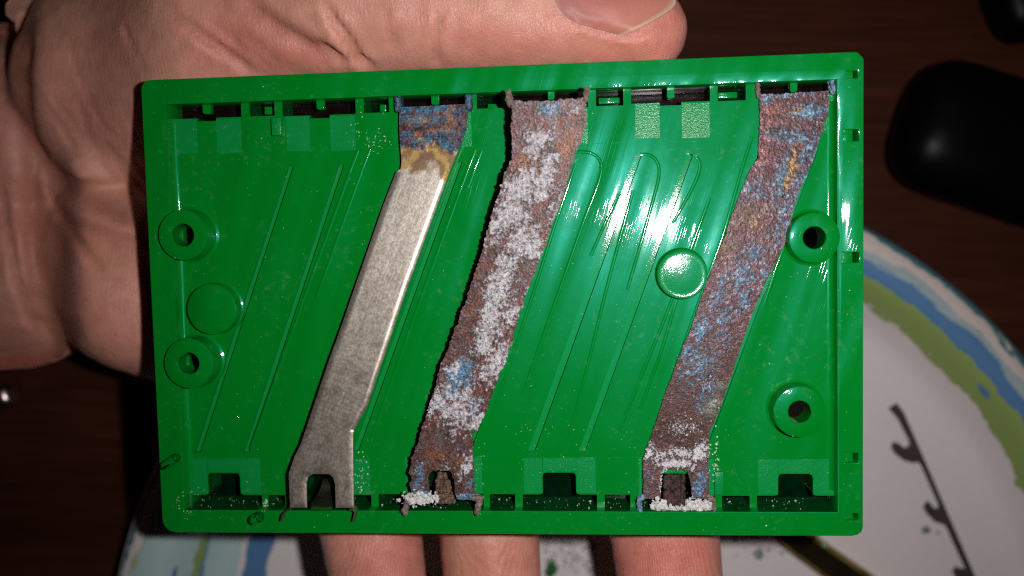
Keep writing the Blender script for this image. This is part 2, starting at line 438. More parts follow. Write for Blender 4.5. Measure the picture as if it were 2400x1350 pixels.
for (x0, x1, yb) in bot_win:
    a = L([x0, x1], [yb, yb], FZ)
    p = [(a[0, 0], YB), (a[0, 0], a[:, 1].mean()), (a[1, 0], a[:, 1].mean()), (a[1, 0], YB)]
    holes.append(p); wells.append(p)
# screw bosses and round pads: (top-disc centre px, radius px, hole px radius, top height, kind)
bosses = [((428, 551), 57, 25.7, 1.0), ((441.5, 852), 57, 24.7, 1.0), ((1909, 557), 60.5, 26.7, 0.35), ((1874.5, 965.5), 62, 26.7, 0.6)]
bos = []
for (c, r, hr, zt) in bosses:
    a = L([c[0], c[0] + r, c[0] + hr], [c[1]] * 3, zt)
    bos.append((a[0, 0], a[0, 1], a[1, 0] - a[0, 0], a[2, 0] - a[0, 0], zt))
    holes.append(circ(a[0, 0], a[0, 1], a[2, 0] - a[0, 0] + 0.4, 32))
# slanted grooves pressed into the floor
gr_px = [(681, 390, 463, 1060, 15), (799, 387, 577, 1060, 15), (953, 385, 717, 1060, 14), (1077, 380, 834, 1057, 14), (1213, 375, 975, 1057, 14), (1335, 372, 1098, 1057, 14),
         (1495, 366, 1246, 1057, 17), (1618, 360, 1365, 1057, 16), (1786, 352, 1520, 1056, 14), (1914, 346, 1650, 1056, 12)]
grooves = []
for (xa, ya, xb, yb, w) in gr_px:
    a = L([xa - w / 2, xa + w / 2, xb + w / 2, xb - w / 2], [ya, ya, yb, yb], FZ)
    p = [tuple(t) for t in a]
    grooves.append(p)
clear = [(b[0], b[1], b[2]) for b in bos]
cut_sheet('floor_panel', rrect(IX0 - 0.6, IY0 - 0.6, IX1 + 0.6, IY1 + 0.6), holes + grooves, FZ - 1.2, FZ, M_GREEN, cover)
for p in grooves:
    c = np.mean(p, 0); p2 = [tuple(c + (np.array(t) - c) * 1.0 + np.sign(np.array(t) - c) * 0.05) for t in p]
    plate('floor_groove', p2, [], FZ - 1.15, FZ - 0.75, M_GROOVE, cover, 0.01)
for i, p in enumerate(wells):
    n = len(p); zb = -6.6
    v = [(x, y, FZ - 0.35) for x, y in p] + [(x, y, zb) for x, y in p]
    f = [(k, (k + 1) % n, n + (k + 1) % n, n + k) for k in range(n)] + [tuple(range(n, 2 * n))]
    mm = M_POCKET_SHADE if i in (2, 3, 4, 5) else M_WALL_SHADE
    if i >= 11:                     # dark sheet up the rim's inner wall, coloured as slot shade
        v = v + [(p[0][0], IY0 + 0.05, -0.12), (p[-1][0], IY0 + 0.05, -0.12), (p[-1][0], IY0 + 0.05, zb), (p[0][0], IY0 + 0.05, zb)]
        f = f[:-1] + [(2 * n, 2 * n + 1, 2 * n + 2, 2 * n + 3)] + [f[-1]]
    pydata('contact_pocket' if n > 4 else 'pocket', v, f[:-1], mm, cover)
    pydata('pocket_back', [(x, y, zb - 0.4) for x, y in p] + v[n:2 * n], f[:n] + [tuple(range(n))[::-1], tuple(range(n, 2 * n))], M_POCKET_SHADE if i < 6 else M_BACK_SHADE, cover)  # dark bottom sheet stands for the shade deep in the slot
# tongues and little blocks inside the top slots
for (x0, x1, ya, yb) in ((475, 493, 239, 267), (742, 759, 232, 257), (1011, 1029, 224, 246), (1284, 1300, 215, 234), (1563, 1581, 204, 231), (1852, 1869, 193, 216)):
    a = L([x0, x1], [yb, yb], -2.2)
    plate('tongue', rrect(a[0, 0], a[:, 1].mean(), a[1, 0], YT + 0.3, [0.35, 0.35, 0, 0]), [], -3.4, -2.2, M_GREEN, cover, 0.05)
for (x0, x1, ya, yb) in ((620, 641, 250, 268), (890, 905, 245, 262), (1143, 1172, 243, 253), (1403, 1452, 229, 243), (1683, 1728, 216, 230)):
    x0, y0, x1, y1 = lrect(x0, ya, x1, yb, -4.2)
    box('latch_block', x0, y0, -6.5, x1, y1, -4.2, M_GREEN, cover, 0.08)
# bosses
for (cx, cy, r, hr, zt) in bos:
    prof = [(hr, FZ - 1.2), (hr, zt - 0.12), (hr + 0.1, zt), (r - 0.14, zt), (r - 0.03, zt - 0.05), (r, zt - 0.16), (r + 0.05, FZ + 0.55), (r + 0.18, FZ + 0.2), (r + 0.5, FZ + 0.015), (r + 0.5, FZ - 0.4)]
    lathe('screw_boss', prof, M_GREEN, cover, cx, cy, 64, 32)
a = L([496, 553.5], [725, 725], -0.2)
r = a[1, 0] - a[0, 0]
lathe('round_pad', [(0.01, -0.2), (r - 0.15, -0.2), (r - 0.03, -0.25), (r, -0.36), (r + 0.03, FZ + 0.4), (r + 0.14, FZ + 0.15), (r + 0.4, FZ + 0.015), (r + 0.4, FZ - 0.3)], M_GREEN, cover, a[0, 0], a[0, 1], 64, 32)
a = L([1599, 1658.5], [642.5, 642.5], -0.5)
r = a[1, 0] - a[0, 0]
lathe('round_pad', [(0.01, -0.50), (r * .3, -0.512), (r * .55, -0.54), (r * .75, -0.58), (r * .88, -0.60), (r - 0.22, -0.56), (r - 0.12, -0.54), (r - 0.04, -0.58), (r, -0.7), (r + 0.03, FZ + 0.2), (r + 0.2, FZ + 0.015), (r + 0.2, FZ - 0.3)], green('green_plastic_pad', rough=0.4, scratch=0.05, wave=0.1, grain=0.3), cover, a[0, 0], a[0, 1], 64, 32)
# grained contact seats above and below the slots
def pad(name, x0, y0, x1, y1, h=0.035):
    x0, y0, x1, y1 = lrect(x0, y0, x1, y1, FZ)
    box(name, x0, y0, FZ - 0.2, x1, y1, FZ + h, M_GRAIN, cover, 0.0)
for i, (x0, x1, ya, yb, nx0, nx1, ny) in enumerate(top_T):
    e = 84
    pad('grained_seat', x0 + 10, yb + 2, nx0 - 1, yb + e); pad('grained_seat', nx1 + 1, yb + 2, x1 - 1, yb + e - 1)
for (x0, x1, yb, nx0, nx1, ny) in bot_T:
    pad('grained_seat', x0 + 3, yb - 86, nx0 - 1, yb - 3); pad('grained_seat', nx1 + 1, yb - 86, x1 - 3, yb - 3); pad('grained_seat', nx0 + 0.2, yb - 86, nx1 - 0.2, ny - 3)
# low ridges that flank each contact
for line in (((838, 352), (715, 690), (588, 1052)), ((866, 350), (740, 700)), ((1113, 350), (1000, 660), (862, 1050)), ((1128, 352), (1096, 440)),
             ((1342, 357), (1372, 354), (1398, 361), (1413, 381), (1408, 412), (1390, 462), (1370, 512), (1330, 625), (1290, 740), (1225, 925)),
             ((1349, 384), (1300, 528), (1252, 680), (1215, 792), (1150, 985)),
             ((1452, 452), (1415, 530), (1384, 600)), ((1484, 446), (1452, 560), (1418, 690), (1384, 830), (1350, 962), (1330, 1036)),
             ((1500, 362), (1522, 358), (1541, 372), (1548, 402), (1536, 450), (1505, 560), (1470, 680)),
             ((1622, 357), (1640, 366), (1645, 388), (1632, 424), (1604, 476), (1576, 524)),
             ((1664, 462), (1622, 578), (1560, 742), (1503, 880), (1450, 1012)), ((1590, 690), (1548, 830), (1500, 960)),
             ((1763, 320), (1740, 392), (1694, 557), (1640, 702), (1566, 912)), ((1846, 560), (1820, 625), (1790, 720))):
    P = np.array(line, float)
    sgm = np.r_[0, np.cumsum(np.hypot(*np.diff(P, axis=0).T))]; tt_ = np.linspace(0, sgm[-1], max(6, int(sgm[-1] / 14)))
    P = np.c_[np.interp(tt_, sgm, P[:, 0]), np.interp(tt_, sgm, P[:, 1])]
    for _ in range(2): P[1:-1] = (P[:-2] + 2 * P[1:-1] + P[2:]) / 4
    a = L(P[:, 0], P[:, 1], FZ)
    d = np.gradient(a, axis=0); d /= np.hypot(d[:, 0], d[:, 1])[:, None]; nn = np.stack([-d[:, 1], d[:, 0]], 1)
    pr = [(-0.30, -0.06), (-0.24, 0.004), (-0.13, 0.050), (0.0, 0.068), (0.13, 0.050), (0.24, 0.004), (0.30, -0.06)]
    v, f = [], []; n = len(a)
    for k in range(n):
        e = min(1, k / 2, (n - 1 - k) / 2)
        for o_, z_ in pr: v.append((a[k, 0] + nn[k, 0] * o_, a[k, 1] + nn[k, 1] * o_, FZ + (z_ * e if z_ > 0 else z_)))
    for k in range(n - 1):
        for j in range(6): f.append((k * 7 + j, k * 7 + j + 1, k * 7 + j + 8, k * 7 + j + 7))
    o = pydata('seat_ridge', v, f, M_GREEN, cover, 60)
# rounded foot of the side walls
for (xw, sg) in ((IX0, 1), (IX1, -1)):
    v, f = [], []; R = 0.85; ns = 9
    for k in range(ns + 1):
        t = math.pi / 2 * k / ns
        for yy in (IY0 + 2.6, IY1 - 2.6): v.append((xw + sg * (R - R * math.sin(t)), yy, FZ + R - R * math.cos(t) + 0.003))
    for k in range(ns): f.append((2 * k, 2 * k + 1, 2 * k + 3, 2 * k + 2) if sg > 0 else (2 * k, 2 * k + 2, 2 * k + 3, 2 * k + 1))
    pydata('wall_fillet', v, f, M_GREEN, cover, 180)
# witness lines where the grained bands end
for (xa, ya, xb, yb) in ((404, 357, 1955, 324), (446, 1071, 1957, 1074)):
    a = L([xa, xb], [ya, yb], FZ)
    bm = bmesh.new()
    bm_box(bm, 0, -0.035, -0.05, np.hypot(*(a[1] - a[0])), 0.035, 0.022)
    o = bmobj('moulded_line', bm, M_GREEN, cover)
    o.location = Vector((a[0, 0], a[0, 1], FZ)) * S; o.rotation_euler = (0, 0, math.atan2(a[1, 1] - a[0, 1], a[1, 0] - a[0, 0]))
# small raised details
x0, y0, x1, y1 = lrect(635, 274, 659, 318, FZ + 0.9)
box('stop_block', x0, y0, FZ - 0.2, x1, y1, FZ + 0.9, M_GRAIN, cover, 0.22)
def blob(name, pts, z0, h, r):
    """small moulded ear: a rounded bar through points of the rim (mm, cover frame)"""
    bm = bmesh.new()
    for (x, y) in pts:
        mtx = Matrix.Translation((x, y, z0 + h * 0.42)) @ Matrix.Diagonal((r, r, h * 0.62, 1))
        bmesh.ops.create_uvsphere(bm, u_segments=18, v_segments=12, radius=1, matrix=mtx)
    r_ = bmesh.ops.convex_hull(bm, input=bm.verts)
    bmesh.ops.delete(bm, geom=list({g for g in r_['geom_interior'] + r_['geom_unused'] if isinstance(g, bmesh.types.BMVert)}), context='VERTS')
    return bmobj(name, bm, M_RIM, cover, 50)
a = L([391, 402, 415], [1088, 1080, 1072], 0.3)
blob('rim_ear', [tuple(a[0]), tuple(a[1]), tuple(a[2])], 0.1, 1.5, 0.66)
a = L([598, 608], [1215, 1210], 0.4)
blob('rim_ear', [tuple(a[0]), tuple(a[1])], 0.1, 1.6, 0.8)
x0, y0, x1, y1 = lrect(1675, 1107, 1696, 1160, FZ + 0.5)
box('stop_block', x0, y0, FZ - 0.2, x1, y1, FZ + 0.5, M_GRAIN, cover, 0.1)
# faint moulded ring left by the ejector pins, and one beside the top left groove
for (px, py, rr) in ((538, 990, 24), (592, 384, 14)):
    a = L([px, px + rr], [py, py], FZ); r = a[1, 0] - a[0, 0]
    lathe('mould_ring', [(r - .12, FZ - .05), (r - .06, FZ + .02), (r + .06, FZ + .02), (r + .12, FZ - .05)], M_GREEN, cover, a[0, 0], a[0, 1], 40, 60)

# ------------------------------------------------------------------ battery contacts
def lerp_poly(pts, step):
    out = []
    for i in range(len(pts)):
        a, b = np.array(pts[i], float), np.array(pts[(i + 1) % len(pts)], float)
        n = max(1, int(round(np.hypot(*(b - a)) / step)))
        for k in range(n): out.append(a + (b - a) * k / n)
    return np.array(out)
def edge_dist(poly, X, Y):
    d = np.full(X.shape, 1e9)
    for a, b in zip(poly, np.roll(poly, -1, 0)):
        ab = b - a; l2 = ab @ ab
        if l2 == 0: continue
        t = np.clip(((X - a[0]) * ab[0] + (Y - a[1]) * ab[1]) / l2, 0, 1)
        d = np.minimum(d, np.hypot(X - a[0] - t * ab[0], Y - a[1] - t * ab[1]))
    return d
def sheet(name, poly, zfun, colfun, parent, step=2.6, jag=0.0, thick=0.35):
    """a contact's blade: dense sheet with real thickness; zfun gives the height, colfun its pigment and finish"""
    base = np.array(poly, float)
    B = lerp_poly(poly, step)
    if jag:
        c = B
        t = np.roll(c, -1, 0) - np.roll(c, 1, 0); t /= np.maximum(np.hypot(t[:, 0], t[:, 1]), 1e-6)[:, None]
        nrm = np.stack([t[:, 1], -t[:, 0]], 1)
        area = 0.5 * np.sum(c[:, 0] * np.roll(c[:, 1], -1) - np.roll(c[:, 0], -1) * c[:, 1])
        if area < 0: nrm = -nrm
        amt = (fbm(c[:, 0] / 9, c[:, 1] / 9, 3, 2.2) - 0.42) * 2 * jag + (vnoise(c[:, 0] / 2.3, c[:, 1] / 2.3) - 0.5) * jag * 0.9
        B = c + nrm * amt[:, None]
    xs = np.arange(base[:, 0].min(), base[:, 0].max(), step); ys = np.arange(base[:, 1].min(), base[:, 1].max(), step)
    X, Y = np.meshgrid(xs, ys); X = X + (np.arange(len(ys)) % 2)[:, None] * step / 2
    X, Y = X.ravel(), Y.ravel()
    k = inside(base, X, Y); X, Y = X[k], Y[k]
    k = edge_dist(base, X, Y) > step * 0.62; X, Y = X[k], Y[k]
    P = np.r_[B, np.c_[X, Y]]
    nb = len(B)
    vo, _, fo, _, _, _ = delaunay_2d_cdt([Vector(p) for p in P], [], [list(range(nb))], 1, 1e-4)
    V = np.array([(p.x, p.y) for p in vo]); F = [tuple(f) for f in fo]
    ed = edge_dist(base, V[:, 0], V[:, 1])
    col, kind, bumpz = colfun(V[:, 0], V[:, 1], ed)
    z = zfun(V[:, 0], V[:, 1], ed)
    xy = L(V[:, 0], V[:, 1], z)
    top = np.c_[xy, z + bumpz]
    bot = np.c_[xy, z - thick]
    n = len(V)
    cnt = {}
    for f in F:
        for a, b in ((f[0], f[1]), (f[1], f[2]), (f[2], f[0])):
            if (b, a) in cnt: del cnt[(b, a)]
            else: cnt[(a, b)] = 1
    FF = F + [(f[2] + n, f[1] + n, f[0] + n) for f in F] + [(b, a, a + n, b + n) for a, b in cnt]
    # orientation: measured y points down, so triangles come out flipped
    FF = [tuple(reversed(f)) for f in FF]
    o = pydata(name, np.r_[top, bot], FF, M_STRIP, parent, 50)
    me = o.data
    for nm, arr in (('Col', col), ('Kind', kind)):
        at = me.attributes.new(nm, 'FLOAT_COLOR', 'POINT')
        full = np.ones((2 * n, 4)); full[:n, :3] = arr; full[n:, :3] = arr
        at.data.foreach_set('color', full.ravel())
    return o, top, col, bumpz
def mixc(a, b, t):
    return a * (1 - t[:, None]) + np.array(b) * t[:, None]
def spots(x, y, lst):
    """soft blobs (x, y, rx, ry, slant, weight)"""
    t = np.zeros_like(x)
    for (cx, cy, rx, ry, w) in lst:
        t = np.maximum(t, w * np.exp(-(((x - cx) + (y - cy) * 0.28) / rx) ** 2 - ((y - cy) / ry) ** 2))
    return t
def crystals(name, pts, rad, m, parent, zoff=0.0):
    """heap of small crystal grains, joined"""
    ico = [(0, 0, 1), (.894, 0, .447), (.276, .851, .447), (-.724, .526, .447), (-.724, -.526, .447), (.276, -.851, .447), (.724, .526, -.447), (-.276, .851, -.447), (-.894, 0, -.447), (-.276, -.851, -.447), (.724, -.526, -.447), (0, 0, -1)]
    icf = [(0, 1, 2), (0, 2, 3), (0, 3, 4), (0, 4, 5), (0, 5, 1), (1, 6, 2), (2, 7, 3), (3, 8, 4), (4, 9, 5), (5, 10, 1), (6, 7, 2), (7, 8, 3), (8, 9, 4), (9, 10, 5), (10, 6, 1), (11, 7, 6), (11, 8, 7), (11, 9, 8), (11, 10, 9), (11, 6, 10)]
    I = np.array(ico); n = len(pts)
    r = np.asarray(rad)[:, None, None]
    sc = RNG.uniform(0.6, 1.35, (n, 1, 3))
    jit = 1 + RNG.uniform(-0.3, 0.3, (n, 12, 1))
    V = np.asarray(pts)[:, None, :] + I[None] * r * sc * jit
    V[:, :, 2] += zoff
    Fb = np.array(icf)
    F = (Fb[None] + 12 * np.arange(n)[:, None, None]).reshape(-1, 3)
    o = pydata(name, V.reshape(-1, 3), F.tolist(), m, parent)
    return o
def ribbon(name, path, z0, z1, m, parent, th=0.3):
    """bent flat tab standing on edge along a path of photo points"""
    P = L([p[0] for p in path], [p[1] for p in path], (z0 + z1) / 2)
    t = np.gradient(P, axis=0); t /= np.hypot(t[:, 0], t[:, 1])[:, None]
    nn = np.stack([-t[:, 1], t[:, 0]], 1) * th / 2
    v, f = [], []
    for k in range(len(P)):
        a, b = P[k] + nn[k], P[k] - nn[k]
        v += [(a[0], a[1], z0), (b[0], b[1], z0), (b[0], b[1], z1), (a[0], a[1], z1)]
    for k in range(len(P) - 1):
        o = 4 * k
        for i in range(4): f.append((o + i, o + (i + 1) % 4, o + 4 + (i + 1) % 4, o + 4 + i))
    f += [(3, 2, 1, 0), tuple(4 * (len(P) - 1) + i for i in range(4))]
    return pydata(name, v, f, m, parent, 40)

RUST, DRUST, BROWN, PURP = (0.150, 0.050, 0.036), (0.060, 0.022, 0.018), (0.090, 0.046, 0.034), (0.115, 0.058, 0.066)
BLUE, DBLUE, WHITE, YEL, ORG, GREY = (0.105, 0.235, 0.385), (0.020, 0.075, 0.155), (0.62, 0.595, 0.645), (0.36, 0.24, 0.085), (0.32, 0.12, 0.045), (0.20, 0.17, 0.155)

# ---- contact 1: bright nickel, corroded at the top end only
st1 = empty('battery_contact', 'mostly clean silvery contact strip, only its top end corroded blue and yellow', 'contact strip', matrix=COVER_M, group='battery contact strips in the green cover')
p1 = [(936, 264), (937, 252), (1094, 244), (1096, 262), (1092, 300), (1084, 330), (1074, 352), (1064, 376), (1053, 403), (1036, 450), (954, 675), (862, 949), (828, 1013), (827, 1030), (829, 1187), (829, 1190), (787, 1190), (785, 1135), (781, 1119), (770, 1111), (733, 1111), (722, 1118), (718, 1132), (719, 1190), (680, 1190), (677, 1120), (677, 1109), (690, 1071), (705, 1041), (769, 850), (800, 765), (899, 479), (928, 403), (939, 396), (941, 380), (939, 350), (936, 300)]
def z1(x, y, ed):
    z = np.interp(y, [240, 300, 305, 400, 1190], [-1.1, -1.1, -0.9, -0.55, 1.7])
    roll = np.where(y > 404, np.clip(1 - ed / 13, 0, 1) ** 2 * 0.30, 0.0)
    roll = np.where(y > 1010, roll * 0.35, roll)
    return z - roll
def c1(x, y, ed):
    n = fbm(x / 16, y / 16, 4, 1.0); nf = fbm(x / 3.4, y / 3.4, 3, 5.0); big = fbm(x / 46, y / 46, 3, 8.0)
    metal = np.tile(np.array((0.70, 0.62, 0.55)), (len(x), 1))
    al = x + y * 0.40; av = y - x * 0.40
    metal = metal * (0.80 + 0.40 * vnoise(al / 2.2, av / 70.0))[:, None]
    metal = mixc(metal, (0.27, 0.225, 0.195), sstep(0.36, 0.85, fbm(x / 22, y / 22, 5, 12.0, 0.75)) * sstep(430, 1000, y) * 0.95)  # tarnish mottle, weighted downwards to help the sheen's fade
    metal = mixc(metal, (0.34, 0.285, 0.235), sstep(620, 1120, y) * 0.45)  # sheen fading towards the lower end, put into the metal colour
    metal = metal * (0.86 + 0.28 * nf)[:, None]
    sw = 0.5 + 0.5 * np.sin(np.hypot(x - 720, y - 1130) / 1.9 + 9 * big + 2 * n)
    metal = mixc(metal, (0.22, 0.19, 0.17), sstep(0.70, 1.0, sw) * sstep(820, 900, y) * sstep(1070, 1000, y) * (0.1 + 0.5 * nf))
    metal = mixc(metal, (0.66, 0.60, 0.54), sstep(0.80, 0.98, vnoise((x + y * 0.35) / 3.0, (y - x * .3) / 60.0)) * 0.35)
    # front of the tarnish climbs in the middle: tongue-shaped
    fr = 402 + (big - 0.5) * 80 + (n - 0.5) * 46 + (nf - 0.5) * 16 + np.clip((x - 1000) / 60, 0, 1) * 34
    k = sstep(fr + 14, fr - 10, y)
    tar = np.tile(np.array((0.33, 0.24, 0.125)), (len(x), 1))
    tar = mixc(tar, YEL, sstep(0.45, 0.62, fbm(x / 20, y / 9, 3, 3.0)))
    tar = mixc(tar, (0.20, 0.14, 0.085), spots(x, y, [(1000, 378, 30, 30, .9)]))
    ring = np.abs(np.hypot((x - 1000) / 1.15, (y - 395)) - 42 - (n - .5) * 24)
    tar = mixc(tar, (0.46, 0.30, 0.10), sstep(10, 3, ring) * 0.8)
    tar = mixc(tar, (0.17, 0.055, 0.04), sstep(12, 4, np.abs(ring - 15)) * 0.45)
    col = mixc(metal, (0, 0, 0), k * 0) * (1 - k)[:, None] + tar * k[:, None]
    fr2 = 335 + (big - 0.5) * 50 + (n - 0.5) * 44 + (nf - 0.5) * 16 + np.clip(np.abs(x - 1005) - 45, 0, 60) * 0.9
    k2 = sstep(fr2 + 9, fr2 - 6, y)
    crust = np.tile(np.array(DRUST), (len(x), 1))
    crust = mixc(crust, (0.13, 0.045, 0.05), sstep(0.5, 0.66, n))
    bl = sstep(0.36, 0.56, fbm(x / 11, y / 8, 4, 21.0, 0.65))
    bl = bl * (0.35 + 0.75 * np.clip(np.abs(y - 300) / 26 - 0.2, 0, 1))
    crust = mixc(crust, (0.045, 0.15, 0.26), bl)
    crust = mixc(crust, (0.010, 0.035, 0.07), sstep(0.55, 0.68, fbm(x / 6, y / 6, 3, 31.0)) * 0.7)
    crust = mixc(crust, ORG, sstep(0.62, 0.75, fbm(x / 13, y / 10, 3, 41.0)) * 0.8)
    crust = mixc(crust, (0.36, 0.36, 0.33), spots(x, y, [(985, 283, 28, 9, .7), (1040, 306, 25, 4, .7)]) * nf * 1.2)
    crust = crust * (0.45 + 0.9 * RNG.random(len(x)))[:, None]
    col = col * (1 - k2)[:, None] + crust * k2[:, None]
    kind = np.zeros((len(x), 3)); kind[:, 0] = (1 - k) * 0.82 + k * 0.30; kind[:, 0] *= (1 - k2)
    kind[:, 1] = 0.41 * (1 - k) + 0.5 * k + (nf - 0.5) * 0.2; kind[:, 1] = kind[:, 1] * (1 - k2) + 0.5 * k2; kind[:, 2] = 0.20 + 0.30 * k + 0.50 * k2
    b = (nf - 0.5) * 0.006 + k * 0.03 * n + k2 * (0.10 + 0.16 * fbm(x / 3.6, y / 3.6, 3, 7.0))
    b -= k2 * 0.10 * sstep(5, 1, np.abs(y - 318)) 
    return col, kind, b
sheet('blade', p1, z1, c1, st1, 2.6)
ribbon('side_hook', [(688, 1189), (680, 1190), (672, 1196), (666, 1204), (664, 1216)], -0.2, 1.7, M_DARKTAB, st1, 0.22)
ribbon('side_hook', [(822, 1190), (830, 1190), (836, 1195), (834, 1204), (831, 1217)], -0.2, 1.7, M_DARKTAB, st1, 0.22)
def tongue_sheet(name, rows, parent, m, th=0.28):
    """spring tongue: rows of (centre x, y, half width, height)"""
    v, f = [], []
    for (cx, cy, hw, z) in rows:
        a = L([cx - hw, cx + hw], [cy, cy], z)
        v += [(a[0, 0], a[0, 1], z), (a[1, 0], a[1, 1], z)]
    n = len(v)
    v += [(x, y, z - th) for x, y, z in v]
    for k in range(len(rows) - 1):
        i = 2 * k
        f += [(i, i + 2, i + 3, i + 1), (n + i, n + i + 1, n + i + 3, n + i + 2), (i, n + i, n + i + 2, i + 2), (i + 1, i + 3, n + i + 3, n + i + 1)]
    f += [(0, 1, n + 1, n), (n - 2, 2 * n - 2, 2 * n - 1, n - 1)]
    return pydata(name, v, f, m, parent, 60)
M_NICKEL = simple('nickel_plate', (0.42, 0.37, 0.31), 0.36, metallic=1.0, var=0.25, nscale=900)
tongue_sheet('spring_tongue', [(766, 1122, 9, -3.6), (764, 1140, 12, -3.0), (760, 1158, 16, -1.8), (756, 1170, 20, -0.5), (754, 1179, 24, 1.0), (753.5, 1181.5, 25, 1.5), (753, 1184, 25, 1.4), (753, 1198, 24, 0.0)], st1, M_NICKEL)
for (xa, xb, ya, yb) in ((926, 940, 226, 262), (1090, 1106, 221, 258)):
    x0, y0, x1_, y1_ = lrect(xa, ya, xb, yb, -0.9)
    bm = bmesh.new(); bm_box(bm, x0, y0, -2.6, x1_, y1_, -0.7, 0.2); bmesh.ops.subdivide_edges(bm, edges=bm.edges, cuts=3, use_grid_fill=True)
    for v_ in bm.verts: v_.co += Vector(RNG.uniform(-0.10, 0.10, 3))
    bmobj('end_tab', bm, simple('blue_crust', (0.035, 0.085, 0.14), 0.6, var=0.9, nscale=2600, bmp=0.6), st1, 180)

# ---- contact 2: white crust over red-brown rust
st2 = empty('battery_contact', 'rusty contact strip caked with white crystals, lifted off the floor', 'contact strip', matrix=COVER_M, group='battery contact strips in the green cover')
p2 = [(1201, 238), (1285, 236), (1370, 230), (1374, 270), (1372, 292), (1361, 330), (1347, 364), (1330, 430), (1311, 480), (1286, 552), (1258, 625), (1235, 682), (1208, 770), (1179, 862), (1172, 872), (1152, 930), (1134, 974), (1119, 1008), (1107, 1016), (1107, 1045), (1110, 1100), (1111, 1172), (1070, 1171), (1066, 1125), (1058, 1106), (1048, 1102), (1014, 1102), (1005, 1108), (1003, 1125), (1006, 1160), (963, 1163), (961, 1102), (965, 1075), (980, 1037), (1012, 935), (1034, 858), (1066, 776), (1096, 690), (1126, 607), (1146, 530), (1171, 450), (1187, 396), (1201, 372), (1202, 340), (1198, 292)]
def z2(x, y, ed):
    return np.interp(y, [225, 300, 600, 1000, 1190], [4.6, 4.0, 2.5, 1.4, 1.0])
def c2(x, y, ed):
    n = fbm(x / 18, y / 18, 4, 51.0); nf = fbm(x / 4.2, y / 4.2, 3, 55.0); mid = fbm(x / 8, y / 8, 3, 58.0, 0.6)
    col = np.tile(np.array(RUST), (len(x), 1)) * (0.65 + 0.7 * nf)[:, None]
    col = mixc(col, PURP, sstep(0.36, 0.58, n) * 0.9)
    col = mixc(col, BROWN, sstep(0.50, 0.66, fbm(x / 40, y / 40, 3, 61.0)))
    col = mixc(col, (0.15, 0.125, 0.125), sstep(0.48, 0.62, mid) * 0.6)
    u = x - np.interp(y, [240, 360, 1010, 1170], [1285, 1270, 1050, 1035])        # across the strip
    w = spots(x, y, [(1262, 325, 34, 26, 1.0), (1245, 350, 30, 22, .95), (1300, 372, 50, 18, .8), (1215, 440, 45, 70, 1.0), (1270, 430, 40, 60, .9), (1195, 500, 40, 60, .95), (1225, 560, 45, 60, .85), (1250, 580, 25, 35, .95), (1155, 690, 55, 130, 1.0), (1180, 640, 35, 70, .9),
                     (1195, 720, 35, 60, .8), (1130, 780, 40, 80, .9), (1160, 850, 35, 45, .9), (1075, 960, 45, 55, .75), (1120, 990, 22, 24, 1.1), (1040, 940, 40, 50, .7), (1065, 1020, 30, 22, .7), (1092, 1092, 16, 26, .75), (1090, 850, 55, 60, .6), (1150, 560, 25, 60, .8), (1350, 260, 22, 25, .55), (1290, 500, 25, 30, .6)])
    w += sstep(0.5, 0.7, n) * 0.25
    w -= spots(x, y, [(1140, 620, 26, 60, .7), (1110, 720, 30, 90, .9), (1100, 850, 22, 22, .7), (1225, 640, 22, 40, .5), (1335, 350, 25, 50, .6), (1215, 360, 18, 50, .6), (1075, 800, 20, 60, .6), (1030, 1040, 50, 26, .7), (1205, 690, 26, 40, .45), (1265, 500, 20, 25, .5)])
    grit = RNG.random(len(x))
    fl = fbm(x / 6.5, y / 6.5, 4, 160.0, 0.75)
    k = (0.66 + 0.34 * sstep(0.45, 0.62, fl)) * sstep(0.33, 0.66, w * (0.40 + 0.55 * mid) + 1.15 * (fl - 0.5) + 0.20 * (grit - 0.5) + 0.13)
    bl = spots(x, y, [(1150, 700, 30, 60, .3), (1240, 470, 30, 60, .3), (1300, 260, 60, 20, .4), (1110, 950, 30, 40, .5), (1080, 878, 40, 42, .9), (1060, 920, 26, 26, .8), (985, 1115, 18, 40, .8), (985, 1158, 30, 9, 1.1), (1092, 1165, 28, 10, 1.1), (1104, 1130, 9, 18, .9), (1285, 255, 30, 16, .8), (1100, 1145, 20, 18, .4)])
    kb = 0.9 * sstep(0.40, 0.54, bl * 0.85 + 1.1 * (fbm(x / 6, y / 6, 4, 71.0, 0.7) - 0.5) + 0.10 * sstep(.5, .7, n))
    col = mixc(col, BLUE, kb)
    col = mixc(col, (0.07, 0.05, 0.045), sstep(0.60, 0.72, fbm(x / 3.2, y / 3.2, 2, 77.0)) * 0.7)
    col = mixc(col, ORG, spots(x, y, [(1225, 380, 12, 30, .6), (1330, 345, 14, 30, .6), (1020, 1068, 30, 8, .6), (1080, 1075, 18, 8, .5)]))
    col = col * ((0.68 + 0.54 * RNG.random(len(x))) * (0.60 + 0.85 * fbm(x / 15, y / 15, 3, 140.0)))[:, None]
    col = col * (1 - k)[:, None] + np.array(WHITE) * (k * (0.66 + 0.46 * nf))[:, None]
    col = col * np.where(RNG.random(len(x)) > 0.90, 0.35, 1.0)[:, None]
    kind = np.zeros((len(x), 3)); kind[:, 1] = 0.40 + 0.35 * k
    kind[:, 0] = 0.15 * (1 - k)
    kind[:, 2] = 1.0
    b = 0.06 * fbm(x / 3.6, y / 3.6, 3, 81.0) + k * (0.05 + 0.17 * fbm(x / 3.6, y / 3.6, 3, 83.0))
    return col, kind, b
o2, top2, col2, b2 = sheet('blade', p2, z2, c2, st2, 2.4, jag=4.0, thick=0.5)
k = np.where((col2.mean(1) > 0.42))[0]; k = RNG.choice(k, 750)
